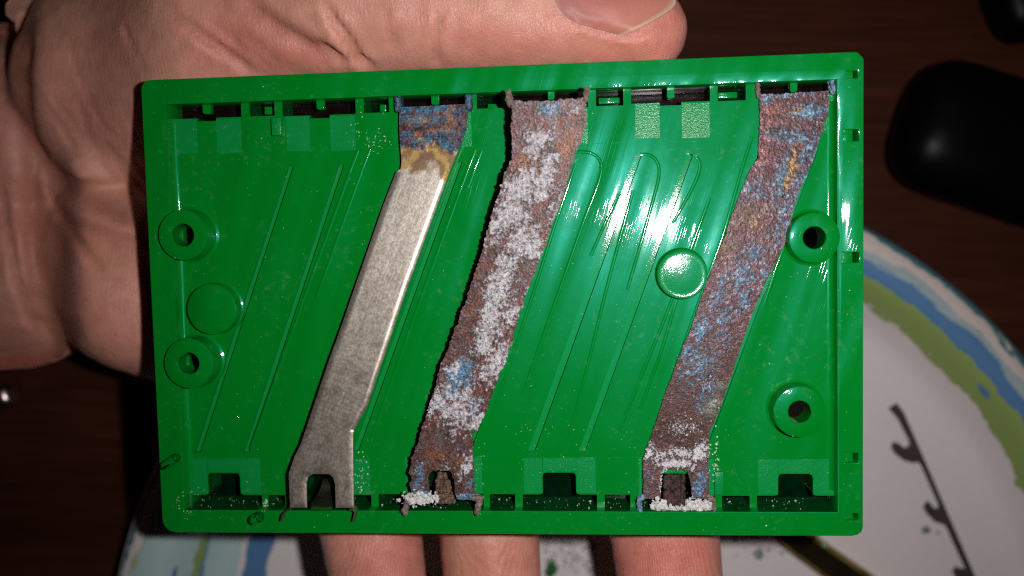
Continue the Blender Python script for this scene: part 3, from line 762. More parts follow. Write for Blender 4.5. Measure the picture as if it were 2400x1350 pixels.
tag(crystals('crystal_crust', top2[k] + RNG.normal(0, 0.04, (len(k), 3)), np.clip(RNG.lognormal(-2.75, 0.5, len(k)), .03, .26), M_CRYST, st2), None, None, kind='stuff')
M_RUSTY = simple('grey_brown_crust', (0.19, 0.14, 0.125), 0.65, var=0.6, nscale=2400, bmp=0.8)
M_BLUEC = simple('pale_blue_crust', (0.17, 0.27, 0.40), 0.65, var=0.6, nscale=2400, bmp=0.8)
def crusty(name, path, z0, z1, m, parent, r=0.42, vox=0.11):
    """a bent tab thick with crust"""
    bm = bmesh.new()
    P = L([p[0] for p in path], [p[1] for p in path], (z0 + z1) / 2)
    for i in range(len(P) - 1):
        for t in np.linspace(0, 1, 5):
            c = P[i] * (1 - t) + P[i + 1] * t
            for z in np.linspace(z0, z1, 4):
                rr = r * RNG.uniform(0.75, 1.2)
                bmesh.ops.create_icosphere(bm, subdivisions=1, radius=rr, matrix=Matrix.Translation(Vector((c[0], c[1], z)) + Vector(RNG.normal(0, r * 0.22, 3))))
    return bmobj(name, bm, m, parent, 40)
crusty('side_hook', [(968, 1168), (955, 1178), (949, 1196)], 0.0, 1.2, M_RUSTY, st2)
crusty('side_hook', [(1114, 1164), (1126, 1168), (1121, 1184), (1119, 1197)], 0.0, 1.2, M_RUSTY, st2)
crusty('end_tab', [(1194, 218), (1193, 232), (1195, 246)], 2.4, 4.6, M_RUSTY, st2, 0.34)
crusty('end_tab', [(1375, 210), (1374, 222), (1372, 236)], 2.4, 4.6, M_RUSTY, st2, 0.34)
a = L(RNG.normal(986, 17, 500), RNG.normal(1167, 6, 500), 1.3)
tag(crystals('crystal_crust', np.c_[a, RNG.uniform(0.7, 1.6, 500)], np.clip(RNG.lognormal(-2.0, 0.55, 500), .05, .45), M_CRYST, st2), None, None, kind='stuff')
def rough_tongue(name, rows, parent, m):
    bm = bmesh.new()
    for (xa, xb, y, z) in rows:
        n = max(3, int((xb - xa) / 6))
        P = L(np.linspace(xa, xb, n), [y] * n, z)
        for p_ in P: bmesh.ops.create_icosphere(bm, subdivisions=1, radius=0.42 * RNG.uniform(0.75, 1.15), matrix=Matrix.Translation(Vector((p_[0], p_[1], z - 0.2)) + Vector(RNG.normal(0, 0.07, 3))))
    return bmobj(name, bm, m, parent, 40)
rough_tongue('spring_tongue', [(1030 - t * 9, 1052 + t * 10, 1110 + t * 66, -3.0 + 3.6 * t ** 1.5) for t in np.linspace(0, 1, 12)], st2, simple('rust_crust', (0.13, 0.075, 0.05), 0.6, var=0.8, nscale=1500, bmp=0.8))

# ---- contact 3: blue-green and rust, seated on the floor
st3 = empty('battery_contact', 'contact strip mottled blue and reddish rust, nearest the right edge', 'contact strip', matrix=COVER_M, group='battery contact strips in the green cover')
p3 = [(1781, 222), (1860, 219), (1941, 213), (1943, 240), (1941, 268), (1921, 320), (1900, 389), (1871, 452), (1838, 572), (1800, 650), (1762, 739), (1714, 881), (1690, 950), (1680, 975), (1667, 1002), (1662, 1020), (1661, 1060), (1662, 1170), (1622, 1170), (1618, 1125), (1612, 1106), (1600, 1101), (1562, 1101), (1551, 1106), (1549, 1125), (1549, 1170), (1509, 1168), (1507, 1080), (1512, 1062), (1528, 1015), (1552, 945), (1590, 838), (1616, 780), (1661, 650), (1691, 574), (1736, 450), (1762, 390), (1778, 372), (1780, 300)]
def z3(x, y, ed):
    return np.interp(y, [210, 300, 1050, 1190], [-1.2, -1.45, -1.45, -0.6])
def c3(x, y, ed):
    n = fbm(x / 20, y / 20, 4, 91.0); nf = fbm(x / 4.0, y / 4.0, 3, 95.0); mid = fbm(x / 9, y / 9, 3, 98.0, 0.62); big = fbm(x / 50, y / 50, 3, 99.0)
    low = sstep(640, 930, y)
    col = np.tile(np.array((0.085, 0.031, 0.032)), (len(x), 1)) * (0.6 + 0.8 * nf)[:, None]
    col = mixc(col, (0.125, 0.062, 0.088), sstep(0.38, 0.6, mid) * 0.8)
    col = mixc(col, BROWN, np.clip(low * 0.75 + sstep(0.55, 0.7, big) * 0.6, 0, 1) * (0.6 + 0.4 * n))
    col = mixc(col, (0.10, 0.06, 0.035), spots(x, y, [(1745, 500, 30, 40, .8), (1700, 580, 25, 35, .7)]))
    bl = spots(x, y, [(1850, 222, 90, 8, .95), (1900, 262, 55, 22, 1.1), (1800, 235, 22, 16, .9), (1850, 322, 80, 24, .9), (1895, 350, 30, 50, .9), (1830, 420, 22, 70, .95), (1880, 420, 25, 60, .8), (1840, 480, 40, 50, .7), (1765, 440, 45, 45, .6), (1830, 540, 30, 60, .75), (1770, 600, 32, 40, .85), (1735, 640, 36, 60, .85), (1745, 700, 24, 40, .85), (1690, 680, 22, 60, .8), (1650, 770, 30, 60, .8), (1700, 730, 20, 50, .8), (1620, 830, 28, 40, .85), (1690, 790, 40, 30, .6), (1640, 860, 50, 60, .85), (1655, 920, 28, 50, .75), (1610, 900, 25, 40, .5), (1790, 640, 30, 40, .6), (1640, 1135, 20, 45, 1.0), (1650, 1110, 12, 20, .8), (1520, 1120, 12, 40, .5)])
    grit = RNG.random(len(x))
    fl = fbm(x / 6.0, y / 6.0, 4, 170.0, 0.75)
    kb = 0.88 * sstep(0.38, 0.58, bl * 0.62 + 1.35 * (fl - 0.5) + 0.18 * (grit - 0.5) + 0.06)
    bcol = np.tile(np.array((0.050, 0.165, 0.290)), (len(x), 1))
    bcol = mixc(bcol, (0.20, 0.40, 0.57), sstep(0.50, 0.70, nf))
    bcol = mixc(bcol, (0.025, 0.055, 0.12), sstep(0.52, 0.36, nf) * 0.85)
    col = col * (1 - kb)[:, None] + bcol * kb[:, None]
    col = mixc(col, (0.36, 0.21, 0.055), spots(x, y, [(1858, 385, 12, 46, 1.0), (1845, 425, 9, 20, 1.0), (1870, 260, 18, 7, .7), (1775, 520, 14, 18, .5)]) * sstep(0.40, 0.58, mid))
    col = mixc(col, (0.30, 0.10, 0.07), spots(x, y, [(1805, 270, 28, 30, .7), (1790, 350, 20, 50, .6)]) * sstep(.35, .6, mid))
    col = mixc(col, (0.04, 0.022, 0.02), sstep(0.60, 0.72, fbm(x / 3.0, y / 3.0, 2, 107.0)) * 0.75)
    w = spots(x, y, [(1600, 1060, 60, 16, .8), (1550, 1070, 26, 22, .8), (1640, 1060, 24, 30, 1.0), (1520, 1060, 16, 30, .8), (1580, 1085, 50, 12, 1.1), (1556, 1110, 8, 40, .9), (1625, 1095, 14, 16, .7), (1690, 950, 24, 14, .45), (1600, 1000, 60, 30, .5), (1655, 900, 20, 20, .45), (1920, 285, 16, 16, .5), (1610, 1160, 20, 12, .6)])
    k = sstep(0.40, 0.58, w * (0.42 + 0.8 * mid) + 0.5 * (nf - 0.5) + 0.45 * (grit - 0.5))
    col = mixc(col, (0.19, 0.21, 0.18), spots(x, y, [(1668, 955, 20, 24, .9), (1690, 905, 12, 12, .7), (1640, 850, 20, 14, .3)]) * 0.9)
    col = col * ((0.70 + 0.50 * RNG.random(len(x))) * (0.60 + 0.85 * fbm(x / 15, y / 15, 3, 150.0)))[:, None]
    col = col * (1 - k)[:, None] + np.array(WHITE) * (k * (0.78 + 0.3 * nf))[:, None]
    col = col * np.where(RNG.random(len(x)) > 0.92, 0.40, 1.0)[:, None]
    kind = np.zeros((len(x), 3)); kind[:, 1] = 0.42 - 0.10 * sstep(0.5, 0.65, mid) + 0.35 * k
    kind[:, 0] = 0.25 * (1 - k) * (1 - kb)
    kind[:, 2] = 1.0
    b = 0.02 + (0.08 - 0.05 * low) * fbm(x / 3.6, y / 3.6, 3, 111.0) + kb * 0.03 * nf + k * (0.15 + 0.3 * fbm(x / 5, y / 5, 3, 113.0))
    return col, kind, b
o3, top3, col3, b3 = sheet('blade', p3, z3, c3, st3, 2.4, jag=2.2)
k = np.where((col3.mean(1) > 0.42))[0]; k = RNG.choice(k, 900)
tag(crystals('crystal_crust', top3[k] + RNG.normal(0, 0.04, (len(k), 3)), RNG.uniform(0.04, 0.12, len(k)), M_CRYST, st3), None, None, kind='stuff')
n_ = 620
a = np.r_[np.c_[RNG.uniform(1608, 1666, n_ // 2), RNG.normal(1184, 6, n_ // 2)], np.c_[RNG.uniform(1527, 1560, n_ // 4), RNG.normal(1185, 5, n_ // 4)], np.c_[RNG.uniform(1540, 1666, n_ // 4), RNG.normal(1192, 2.5, n_ // 4)]]
zz = RNG.uniform(-1.3, -0.3, len(a))
tag(crystals('crystal_crust', np.c_[L(a[:, 0], a[:, 1], zz), zz], np.clip(RNG.lognormal(-1.8, 0.55, len(a)), .05, .5), M_CRYST, st3), None, None, kind='stuff')
crusty('side_hook', [(1508, 1163), (1498, 1168), (1498, 1184), (1500, 1198)], -1.6, -0.4, M_BLUEC, st3, 0.32)
crusty('side_hook', [(1660, 1164), (1670, 1170), (1671, 1186), (1673, 1200)], -1.6, -0.4, M_RUSTY, st3, 0.32)
crusty('end_tab', [(1774, 194), (1774, 212), (1776, 226)], -2.6, -1.3, M_RUSTY, st3, 0.3)
crusty('end_tab', [(1946, 190), (1949, 208), (1950, 218)], -2.6, -1.3, M_BLUEC, st3, 0.3)
rough_tongue('spring_tongue', [(1560, 1600, 1117 + t * 68, -2.6 + 1.4 * t ** 1.5) for t in np.linspace(0, 1, 13)], st3, simple('dark_rust_crust', (0.055, 0.030, 0.028), 0.5, var=0.8, nscale=1500, bmp=0.9))

# ------------------------------------------------------------------ loose residue on the cover
def flakes(name, n, gen, r0, r1, m):
    P, R_ = [], []
    pts = gen(n)
    return pts
n_ = 620
px = RNG.uniform(350, 2010, n_); py = RNG.uniform(200, 1235, n_)
q = L(px, py, FZ)
def level(q):
    """height of the moulding under a point of the cover, or nan over openings and contacts"""
    x, y = q[:, 0], q[:, 1]
    z = np.where((x > IX0) & (x < IX1) & (y > IY0) & (y < IY1), FZ, 0.0)
    z = np.where((np.abs(x) > W2 - 0.4) | (np.abs(y) > H2 - 0.4), np.nan, z)
    for hpoly in wells:
        z = np.where(inside(np.array(hpoly), x, y), np.nan, z)
    for (cx, cy, r, hr, zt) in bos:
        d = np.hypot(x - cx, y - cy); z = np.where(d < r, zt, z); z = np.where(d < hr + 0.1, np.nan, z)
    for g_ in grooves: z = np.where(inside(np.array(g_), x, y), FZ - 0.75, z)
    return z
z = level(q); ok = ~np.isnan(z)
for poly in (p1, p2, p3): ok &= ~inside(np.array(poly, float), px, py)
dust_pts = np.c_[q, z][ok]; dust_r = np.clip(RNG.lognormal(-3.5, 0.55, ok.sum()), .012, .14)
# heavier spill by the lower slots and next to the white strip
def spill(cx, cy, sx, sy, n, r0, r1):
    X = RNG.normal(cx, sx, n); Y = RNG.normal(cy, sy, n); qq = L(X, Y, FZ); zz = level(qq)
    o = ~np.isnan(zz)
    for poly in (p1, p2, p3): o &= ~inside(np.array(poly, float), X, Y)
    return np.c_[qq, zz][o], RNG.uniform(r0, r1, o.sum())
for s_ in ((845, 1115, 8, 28, 60, .03, .13), (1122, 1110, 8, 35, 40, .03, .09), (620, 1185, 8, 10, 50, .04, .14), (880, 330, 22, 12, 50, .03, .1), (450, 1175, 10, 14, 40, .03, .12), (540, 1160, 45, 20, 30, .03, .08), (1675, 1090, 8, 30, 40, .04, .16), (1310, 1050, 60, 60, 60, .02, .07), (1500, 640, 120, 160, 50, .02, .06), (840, 300, 12, 30, 20, .03, .09)):
    a, b = spill(*s_); dust_pts = np.r_[dust_pts, a]; dust_r = np.r_[dust_r, b]
d = crystals('dust', dust_pts, dust_r, M_DUST, None)
d.matrix_world = COVER_M
tag(d, 'white crumbs of battery residue sprinkled over the green cover', None, kind='stuff')
# residue lying in the lower pockets
wx, wz = [], []
for (x0, x1, yb, nx0, nx1, ny) in bot_T:
    for k in range(26):
        wx.append((RNG.uniform(x0 + 8, x1 - 8), RNG.uniform(yb + 4, yb + 34)))
for (x0, x1, yb) in bot_win:
    for k in range(9): wx.append((RNG.uniform(x0 + 5, x1 - 5), RNG.uniform(yb + 4, yb + 30)))
wx = np.array(wx)
zz = RNG.uniform(-6, -1, len(wx))
qy = L(wx[:, 0], wx[:, 1], zz)
inw = (qy[:, 1] > IY0 + 0.02)
d2 = crystals('pocket_residue', np.c_[qy[:, 0], np.full(len(wx), IY0 + 0.10), zz], np.clip(RNG.lognormal(-3.2, 0.6, len(wx)), .015, .16), M_DUST, None)
d2.matrix_world = COVER_M
tag(d2, 'white residue specks stuck in the lower slots of the cover', None, kind='stuff')

# ------------------------------------------------------------------ things lying on the plate and the table
def prism(name, pts, Z, h, m, bev=0.15, grow=0.0):
    """flat piece lying on the plate: outline given by photo points at depth Z"""
    P = np.array([Wp(p[0], p[1], Z) for p in pts])
    c = P.mean(0)
    o = plate(name, [tuple(p[:2] - c[:2]) for p in P], [], 0, h, m, None, bev, 40, grow)
    o.location = Vector((c[0], c[1], c[2])) * S
    return o
ZP = CAMZ - 2.2
M_STICK = simple('dark_brown_plastic', (0.040, 0.026, 0.026), 0.6, var=0.25, nscale=500)
hk = [(2086, 957), (2098, 949), (2112, 968), (2150, 1055), (2200, 1170), (2250, 1285), (2300, 1400), (2345, 1500), (2322, 1505), (2280, 1415), (2262, 1372), (2250, 1352), (2244, 1358), (2234, 1338), (2238, 1330), (2252, 1334), (2266, 1336), (2232, 1262), (2218, 1230),
      (2205, 1222), (2190, 1218), (2172, 1200), (2166, 1186), (2172, 1178), (2182, 1190), (2196, 1196), (2202, 1184), (2160, 1088), (2150, 1078), (2136, 1080), (2116, 1074), (2098, 1060), (2090, 1046), (2094, 1038), (2104, 1042), (2114, 1052), (2128, 1050), (2134, 1036), (2106, 980)]
o = prism('hooked_strip', hk, ZP, 1.0, M_STICK, 0.2, 0.28)
tag(o, 'thin dark brown plastic strip with small hooks along one side, lying on the plate', 'plastic strip')
M_LIT_EDGE = simple('brassy_lit_edge', (0.40, 0.27, 0.085), 0.42, metallic=0.7, var=0.5, nscale=300)  # brassy strips along the bar, the light on its edges in their colour
M_DARK_MIRROR = simple('metal_mirroring_dark', (0.020, 0.013, 0.007), 0.25, metallic=0.3, var=0.3, nscale=300)  # the dark that the bar mirrors is put into its base colour
o = prism('metal_bar', [(1800, 1250), (1893, 1250), (2300, 1530), (2200, 1545)], ZP - 1.5, 2.6, M_DARK_MIRROR, 0.3)
o.location.z = 2.3 * S
for (xa, ya, xb, yb, w_) in ((1893, 1250, 2300, 1530, 11), (1800, 1250, 2200, 1545, 6)):
    e_ = prism('bar_edge', [(xa - w_, ya), (xa + w_, ya), (xb + w_, yb), (xb - w_, yb)], ZP - 1.5, 3.0, M_LIT_EDGE, 0.25)
    e_.location.z = 2.3 * S
    e_.parent = o; e_.matrix_parent_inverse = Matrix.Translation(o.location).inverted()
tag(o, 'flat shiny metal bar on the plate under the cover, dark reflection and lit brassy edges coloured in', 'metal bar')
# crumbs
P, R_ = [], []
for k in range(150):
    P.append(Wp(RNG.uniform(1275, 1400), RNG.uniform(1262, 1348), ZP)); R_.append(RNG.uniform(.12, .34))
for (x, y, r) in ((2170, 1242, .8), (2198, 1248, .45), (1778, 1298, 1.1), (1800, 1288, .5), (1768, 1262, .5), (1830, 1296, .4), (1722, 1268, .4), (2210, 1205, .3)):
    P.append(Wp(x, y, ZP)); R_.append(r)
for k in range(60): P.append(Wp(RNG.uniform(1720, 1850), RNG.uniform(1258, 1310), ZP)); R_.append(RNG.uniform(.08, .2))
tag(crystals('crumbs', np.array(P), R_, simple('grey_blue_crumbs', (0.16, 0.19, 0.20), 0.7, var=0.7, nscale=900), None), 'scattered grey and bluish crumbs on the white plate', None, kind='stuff')
o = prism('green_chip', [(1282, 1318), (1300, 1312), (1306, 1335), (1292, 1352), (1280, 1345)], ZP - 0.2, 1.2, simple('dark_green_plastic', (0.005, 0.10, 0.02), 0.4), 0.2)
tag(o, 'small dark green plastic chip on the plate between two fingers', 'chip')
q = Wp(1933, 1276, ZP - 3.4)
bm = bmesh.new(); bmesh.ops.create_icosphere(bm, subdivisions=2, radius=0.75, matrix=Matrix.Diagonal((1.1, 0.9, 0.7, 1)))
mg, ntg, pg = mat('clear_bead'); pg.inputs['Base Color'].default_value = (0.55, 0.75, 0.45, 1); pg.inputs['Roughness'].default_value = 0.08; pg.inputs['Transmission Weight'].default_value = 0.7
o = bmobj('bead', bm, mg, None, 180); o.location = Vector((q[0], q[1], 5.75)) * S
tag(o, 'tiny glassy speck glinting on the edge of the metal bar', 'bead')

def pill(name, a, b, r, hz, m, label, cat, e=2.6):
    """smooth rounded bar lying on the table from a to b (world mm), half width r, half height hz"""
    a, b = np.array(a, float), np.array(b, float)
    d = b - a; ln = np.hypot(*d); d /= ln; nn = np.array([-d[1], d[0]])
    n, k = 48, 14
    ring = []
    for i in range(n):
        t = 2 * math.pi * i / n
        cx, cy = math.cos(t), math.sin(t)
        cx = math.copysign(abs(cx) ** (2 / 3.2), cx); cy = math.copysign(abs(cy) ** (2 / 3.2), cy)
        ring.append((cx * r + (ln if cx > 0 else 0), cy * r))
    v, f = [], []
    for j in range(k + 1):
        ph = -math.pi / 2 + math.pi * j / k
        c = max(math.cos(ph), 0.0) ** (2 / e); s_ = math.copysign(abs(math.sin(ph)) ** (2 / e), math.sin(ph))
        for (u, w) in ring:
            uu = ln / 2 + (u - ln / 2) - (1 - c) * r * (1 if u > ln / 2 else -1)
            p_ = a + d * uu + nn * w * max(c, 0.02)
            v.append((p_[0], p_[1], hz + s_ * hz))
    for j in range(k):
        for i in range(n): f.append((j * n + i, j * n + (i + 1) % n, (j + 1) * n + (i + 1) % n, (j + 1) * n + i))
    f += [tuple(range(n))[::-1], tuple(k * n + i for i in range(n))]
    o = pydata(name, v, f, m, None, 180)
    return tag(o, label, cat)
M_GLOSS = simple('glossy_black_plastic', (0.0015, 0.0015, 0.0018), 0.36, spec=0.06, var=0.2, nscale=600, bmp=0.05)
a, b = Wp(2290, 305, 160), Wp(2700, 440, 160)
pill('black_case', a[:2], b[:2], 13.0, 8.5, M_GLOSS, 'smooth black rounded plastic case beside the plate, right of the cover', 'case')
a, b = Wp(2450, -25, 162), Wp(2650, -100, 162)
pill('black_gadget', a[:2], b[:2], 8.0, 6.0, M_GLOSS, 'small black rounded object on the table in the upper right corner', 'gadget')
a, b = Wp(-105, 965, 165), Wp(-30, 938, 165)
pill('metal_piece', a[:2], b[:2], 2.4, 2.6, simple('polished_metal', (0.55, 0.45, 0.43), 0.28, metallic=1.0, var=0.3, nscale=500), 'small shiny metal piece on the table below the wrist', 'metal piece')

# ------------------------------------------------------------------ the hand
def _sphere(nu, nv):
    v = [(0, 0, 1)] + [(math.sin(math.pi * j / nv) * math.cos(2 * math.pi * i / nu), math.sin(math.pi * j / nv) * math.sin(2 * math.pi * i / nu), math.cos(math.pi * j / nv)) for j in range(1, nv) for i in range(nu)] + [(0, 0, -1)]
    f = []
    for i in range(nu):
        k = (i + 1) % nu
        f.append((0, 1 + i, 1 + k)); e = 1 + (nv - 2) * nu; f.append((len(v) - 1, e + k, e + i))
        for j in range(nv - 2): p = 1 + j * nu; f += [(p + i, p + nu + i, p + nu + k), (p + i, p + nu + k, p + k)]
    return np.array(v), np.array(f)
SPH, SPF = _sphere(22, 14)
HV, HF = [], []
def put_ball(c, rx, ry, rz, ang=0.0):
    P = SPH * np.array((rx, ry, rz))
    if ang:
        ca, sa = math.cos(math.radians(ang)), math.sin(math.radians(ang))
        P = np.c_[P[:, 0] * ca - P[:, 1] * sa, P[:, 0] * sa + P[:, 1] * ca, P[:, 2]]
    HF.append(SPF + sum(len(x) for x in HV)); HV.append(P + np.asarray(c))
def cone_caps(p, q, rp, rq, flat=1.0):
    """one tapered limb segment between two joints (world mm)"""
    p, q = np.array(p), np.array(q)
    n = max(2, int(np.linalg.norm(q - p) / 2.5))
    for i in range(n + 1):
        r = rp + (rq - rp) * i / n
        put_ball(p + (q - p) * i / n, r, r, r * flat)
ell = put_ball
W_ = lambda x, y, Z: tuple(Wp(x, y, Z))
HAND = dict(
    forearm=[((-1000, 330, 156), (40, 330, 156), 25, 22, 1.0), ((-1000, 600, 156), (30, 605, 156), 25, 20.5, 1.0)],
    palm=[((100, 330, 161), (520, 240, 152), 17, 18, .9), ((120, 560, 157), (520, 560, 150), 18.5, 17, .9), ((330, 690, 148), (760, 860, 151), 13.5, 12, .95), ((520, 300, 149), (900, 360, 150), 18, 15, .85), ((520, 560, 150), (900, 620, 152), 17, 14, .85),
          ((170, 600, 151), (330, 700, 147), 14.5, 12.5, 1.0)],
    thumb=[((250, 160, 143), (640, 40, 136), 21, 15, .95), ((640, 40, 136), (840, 20, 128.5), 15, 11.5, 1.0), ((840, 15, 128.5), (1040, 22, 126.5), 11.6, 10.2, 1.0), ((1040, 22, 126.5), (1330, 38, 126), 10.2, 9.4, 1.0), ((1330, 38, 126), (1500, 72, 125), 9.2, 6.9, 1.0)],
    fingers=[((880, 380, 147), (1480, 900, 144), 10.5, 9.6, 1.0), ((1480, 900, 144), (1558, 1250, 138.5), 9.4, 8.9, 1.0), ((1558, 1250, 138.5), (1590, 1560, 134), 8.9, 7.8, 1.0),
             ((860, 560, 150), (1130, 1000, 146), 10.5, 9.6, 1.0), ((1130, 1000, 146), (1146, 1250, 140), 9.2, 8.4, 1.0), ((1146, 1250, 140), (1172, 1600, 135), 8.4, 7.4, 1.0),
             ((820, 720, 151), (820, 1000, 147), 10, 9.0, 1.0), ((820, 1000, 147), (872, 1250, 140), 9.0, 8.3, 1.0), ((872, 1250, 140), (915, 1600, 135), 8.3, 7.2, 1.0),
             ((720, 830, 152), (660, 1000, 150), 9, 8, 1.0), ((660, 1000, 150), (760, 1080, 148), 8, 7.2, 1.0)])
for part in HAND.values():
    for (p, q_, rp, rq, fl) in part: cone_caps(W_(*p), W_(*q_), rp, rq, fl)
ell(W_(480, 80, 146), 28.5, 26, 21.5, -18)
me = bpy.data.meshes.new('hand')
me.from_pydata((np.concatenate(HV) * S).tolist(), [], np.concatenate(HF).tolist()); me.update()
t = bpy.data.objects.new('tmp', me); C.objects.link(t)
md = t.modifiers.new('r', 'REMESH'); md.mode = 'VOXEL'; md.voxel_size = 0.75 * S
md = t.modifiers.new('s', 'SMOOTH'); md.factor = 0.5; md.iterations = 16
dg = bpy.context.evaluated_depsgraph_get()
hm = bpy.data.meshes.new_from_object(t.evaluated_get(dg)); hm.name = 'hand'
bpy.data.objects.remove(t)
nv = len(hm.vertices)
co = np.empty(nv * 3); hm.vertices.foreach_get('co', co); co = co.reshape(-1, 3) / S
no = np.empty(nv * 3); hm.vertices.foreach_get('normal', no); no = no.reshape(-1, 3)
# measured skin lines, cut as real furrows
hx = 1200 + FPX * co[:, 0] / (CAMZ - co[:, 2]); hy = 675 - FPX * co[:, 1] / (CAMZ - co[:, 2])
front = sstep(-0.1, 0.3, no[:, 2])
# the ball of the thumb falls away towards the wrist
line = 315 + (hx - 70) * 0.76
up = sstep(60, -60, hy - line)
co[:, 2] -= 12.0 * ((1 - sstep(40, 450, hx)) * up + (1 - sstep(10, 210, hx)) * (1 - up)) * front
hx = 1200 + FPX * co[:, 0] / (CAMZ - co[:, 2]); hy = 675 - FPX * co[:, 1] / (CAMZ - co[:, 2])
CREASES = [([(75, -20), (52, 60), (44, 170), (55, 285), (74, 370), (80, 460), (76, 600), (92, 700), (122, 780), (155, 805)], 24, 1.3),
           ([(4, 420), (18, 528), (40, 648), (74, 745), (115, 790)], 9, 0.9), ([(98, 380), (128, 480), (162, 530), (210, 600), (250, 640)], 9, 0.6),
           ([(70, 330), (105, 385), (176, 440), (246, 480), (330, 525)], 22, 0.9), ([(120, 472), (170, 522), (250, 545), (330, 560)], 10, 0.5),
           ([(560, -10), (610, 30), (650, 65), (700, 95), (760, 130), (800, 146)], 18, 0.9), ([(745, 100), (780, 130), (815, 147)], 10, 0.8),
           ([(758, 0), (780, 45), (808, 85), (840, 135), (880, 168)], 9, 1.3), ([(380, 20), (440, 60), (500, 105), (560, 145), (600, 172)], 9, 0.7), ([(420, 30), (480, 80), (540, 125)], 7, 0.3),
           ([(1034, 20), (1026, 70), (1024, 110), (1034, 165)], 8, 0.65), ([(905, 20), (910, 60), (930, 120)], 8, 0.3),
           ([(1325, 22), (1365, 57), (1440, 79), (1478, 85), (1505, 74), (1540, 50)], 6, 0.6), ([(1440, 1390), (1550, 1400), (1680, 1390)], 10, .6)]
for k in range(26):      # fine wrinkles across the ball of the thumb
    x0 = RNG.uniform(90, 330); y0 = RNG.uniform(20, 420); ln = RNG.uniform(60, 170); sl = RNG.uniform(0.12, 0.5) + y0 / 900
    CREASES.append(([(x0, y0), (x0 + sl * ln * .45, y0 + ln * .5), (x0 + sl * ln * 1.1, y0 + ln)], 4.5, RNG.uniform(.10, .26)))
for k in range(14):
    x0 = RNG.uniform(350, 700); y0 = RNG.uniform(-10, 90); ln = RNG.uniform(40, 110)
    CREASES.append(([(x0, y0), (x0 + ln * .7, y0 + ln * .5), (x0 + ln * 1.2, y0 + ln * 1.1)], 4.5, RNG.uniform(.08, .2)))
disp = np.zeros(nv); red = np.zeros(nv)
for pts, wd, dep in CREASES:
    pts = np.array(pts, float)
    sel = (hx > pts[:, 0].min() - 4 * wd) & (hx < pts[:, 0].max() + 4 * wd) & (hy > pts[:, 1].min() - 4 * wd) & (hy < pts[:, 1].max() + 4 * wd) & (no[:, 2] > 0)
    if not sel.any(): continue
    X, Y = hx[sel], hy[sel]; d = np.full(X.shape, 1e9); tt = np.zeros(X.shape)
    nseg = len(pts) - 1
    for i in range(nseg):
        ab = pts[i + 1] - pts[i]; l2 = ab @ ab
        u = np.clip(((X - pts[i, 0]) * ab[0] + (Y - pts[i, 1]) * ab[1]) / l2, 0, 1)
        dd = np.hypot(X - pts[i, 0] - u * ab[0], Y - pts[i, 1] - u * ab[1])
        m_ = dd < d; d = np.where(m_, dd, d); tt = np.where(m_, (i + u) / nseg, tt)
    taper = np.clip(np.minimum(tt, 1 - tt) * 6, 0.15, 1)
    g = np.exp(-(d / wd) ** 2)
    disp[sel] -= dep * g * taper
    disp[sel] += dep * 0.28 * np.exp(-((d - 2.2 * wd) / (1.3 * wd)) ** 2) * taper
    red[sel] = np.maximum(red[sel], g * taper * min(1, dep))
# soft lumpiness of flesh
disp += (fbm(hx / 90, hy / 90, 3, 4.0) - 0.5) * 0.9 * front
co = co + no * (disp * np.where(no[:, 2] > 0, 1, 0.2))[:, None]
hm.vertices.foreach_set('co', (co * S).ravel()); hm.update()
hand = link('hand', hm, None, None, 180)
def attr_pt(me, nm, arr):
    at = me.attributes.new(nm, 'FLOAT', 'POINT'); at.data.foreach_set('value', np.asarray(arr, float))
attr_pt(hm, 'Furrow', red)
flush = spots(hx, hy, [(1480, 120, 200, 70, .9), (1540, 60, 90, 60, .8), (570, 90, 90, 80, .6), (700, 130, 90, 40, .8), (915, 1310, 120, 90, 1.0), (1160, 1320, 110, 70, .8), (1570, 1310, 150, 95, 1.3), (200, 560, 110, 60, .6), (1100, 80, 160, 80, .35), (1300, 90, 200, 60, .5)])
attr_pt(hm, 'Flush', flush)
attr_pt(hm, 'Print', np.clip(spots(hx, hy, [(900, 1340, 170, 120, 1.2), (1150, 1340, 170, 120, 1.1), (1570, 1340, 190, 120, 1.3), (1560, 110, 70, 60, .7)]), 0, 1))
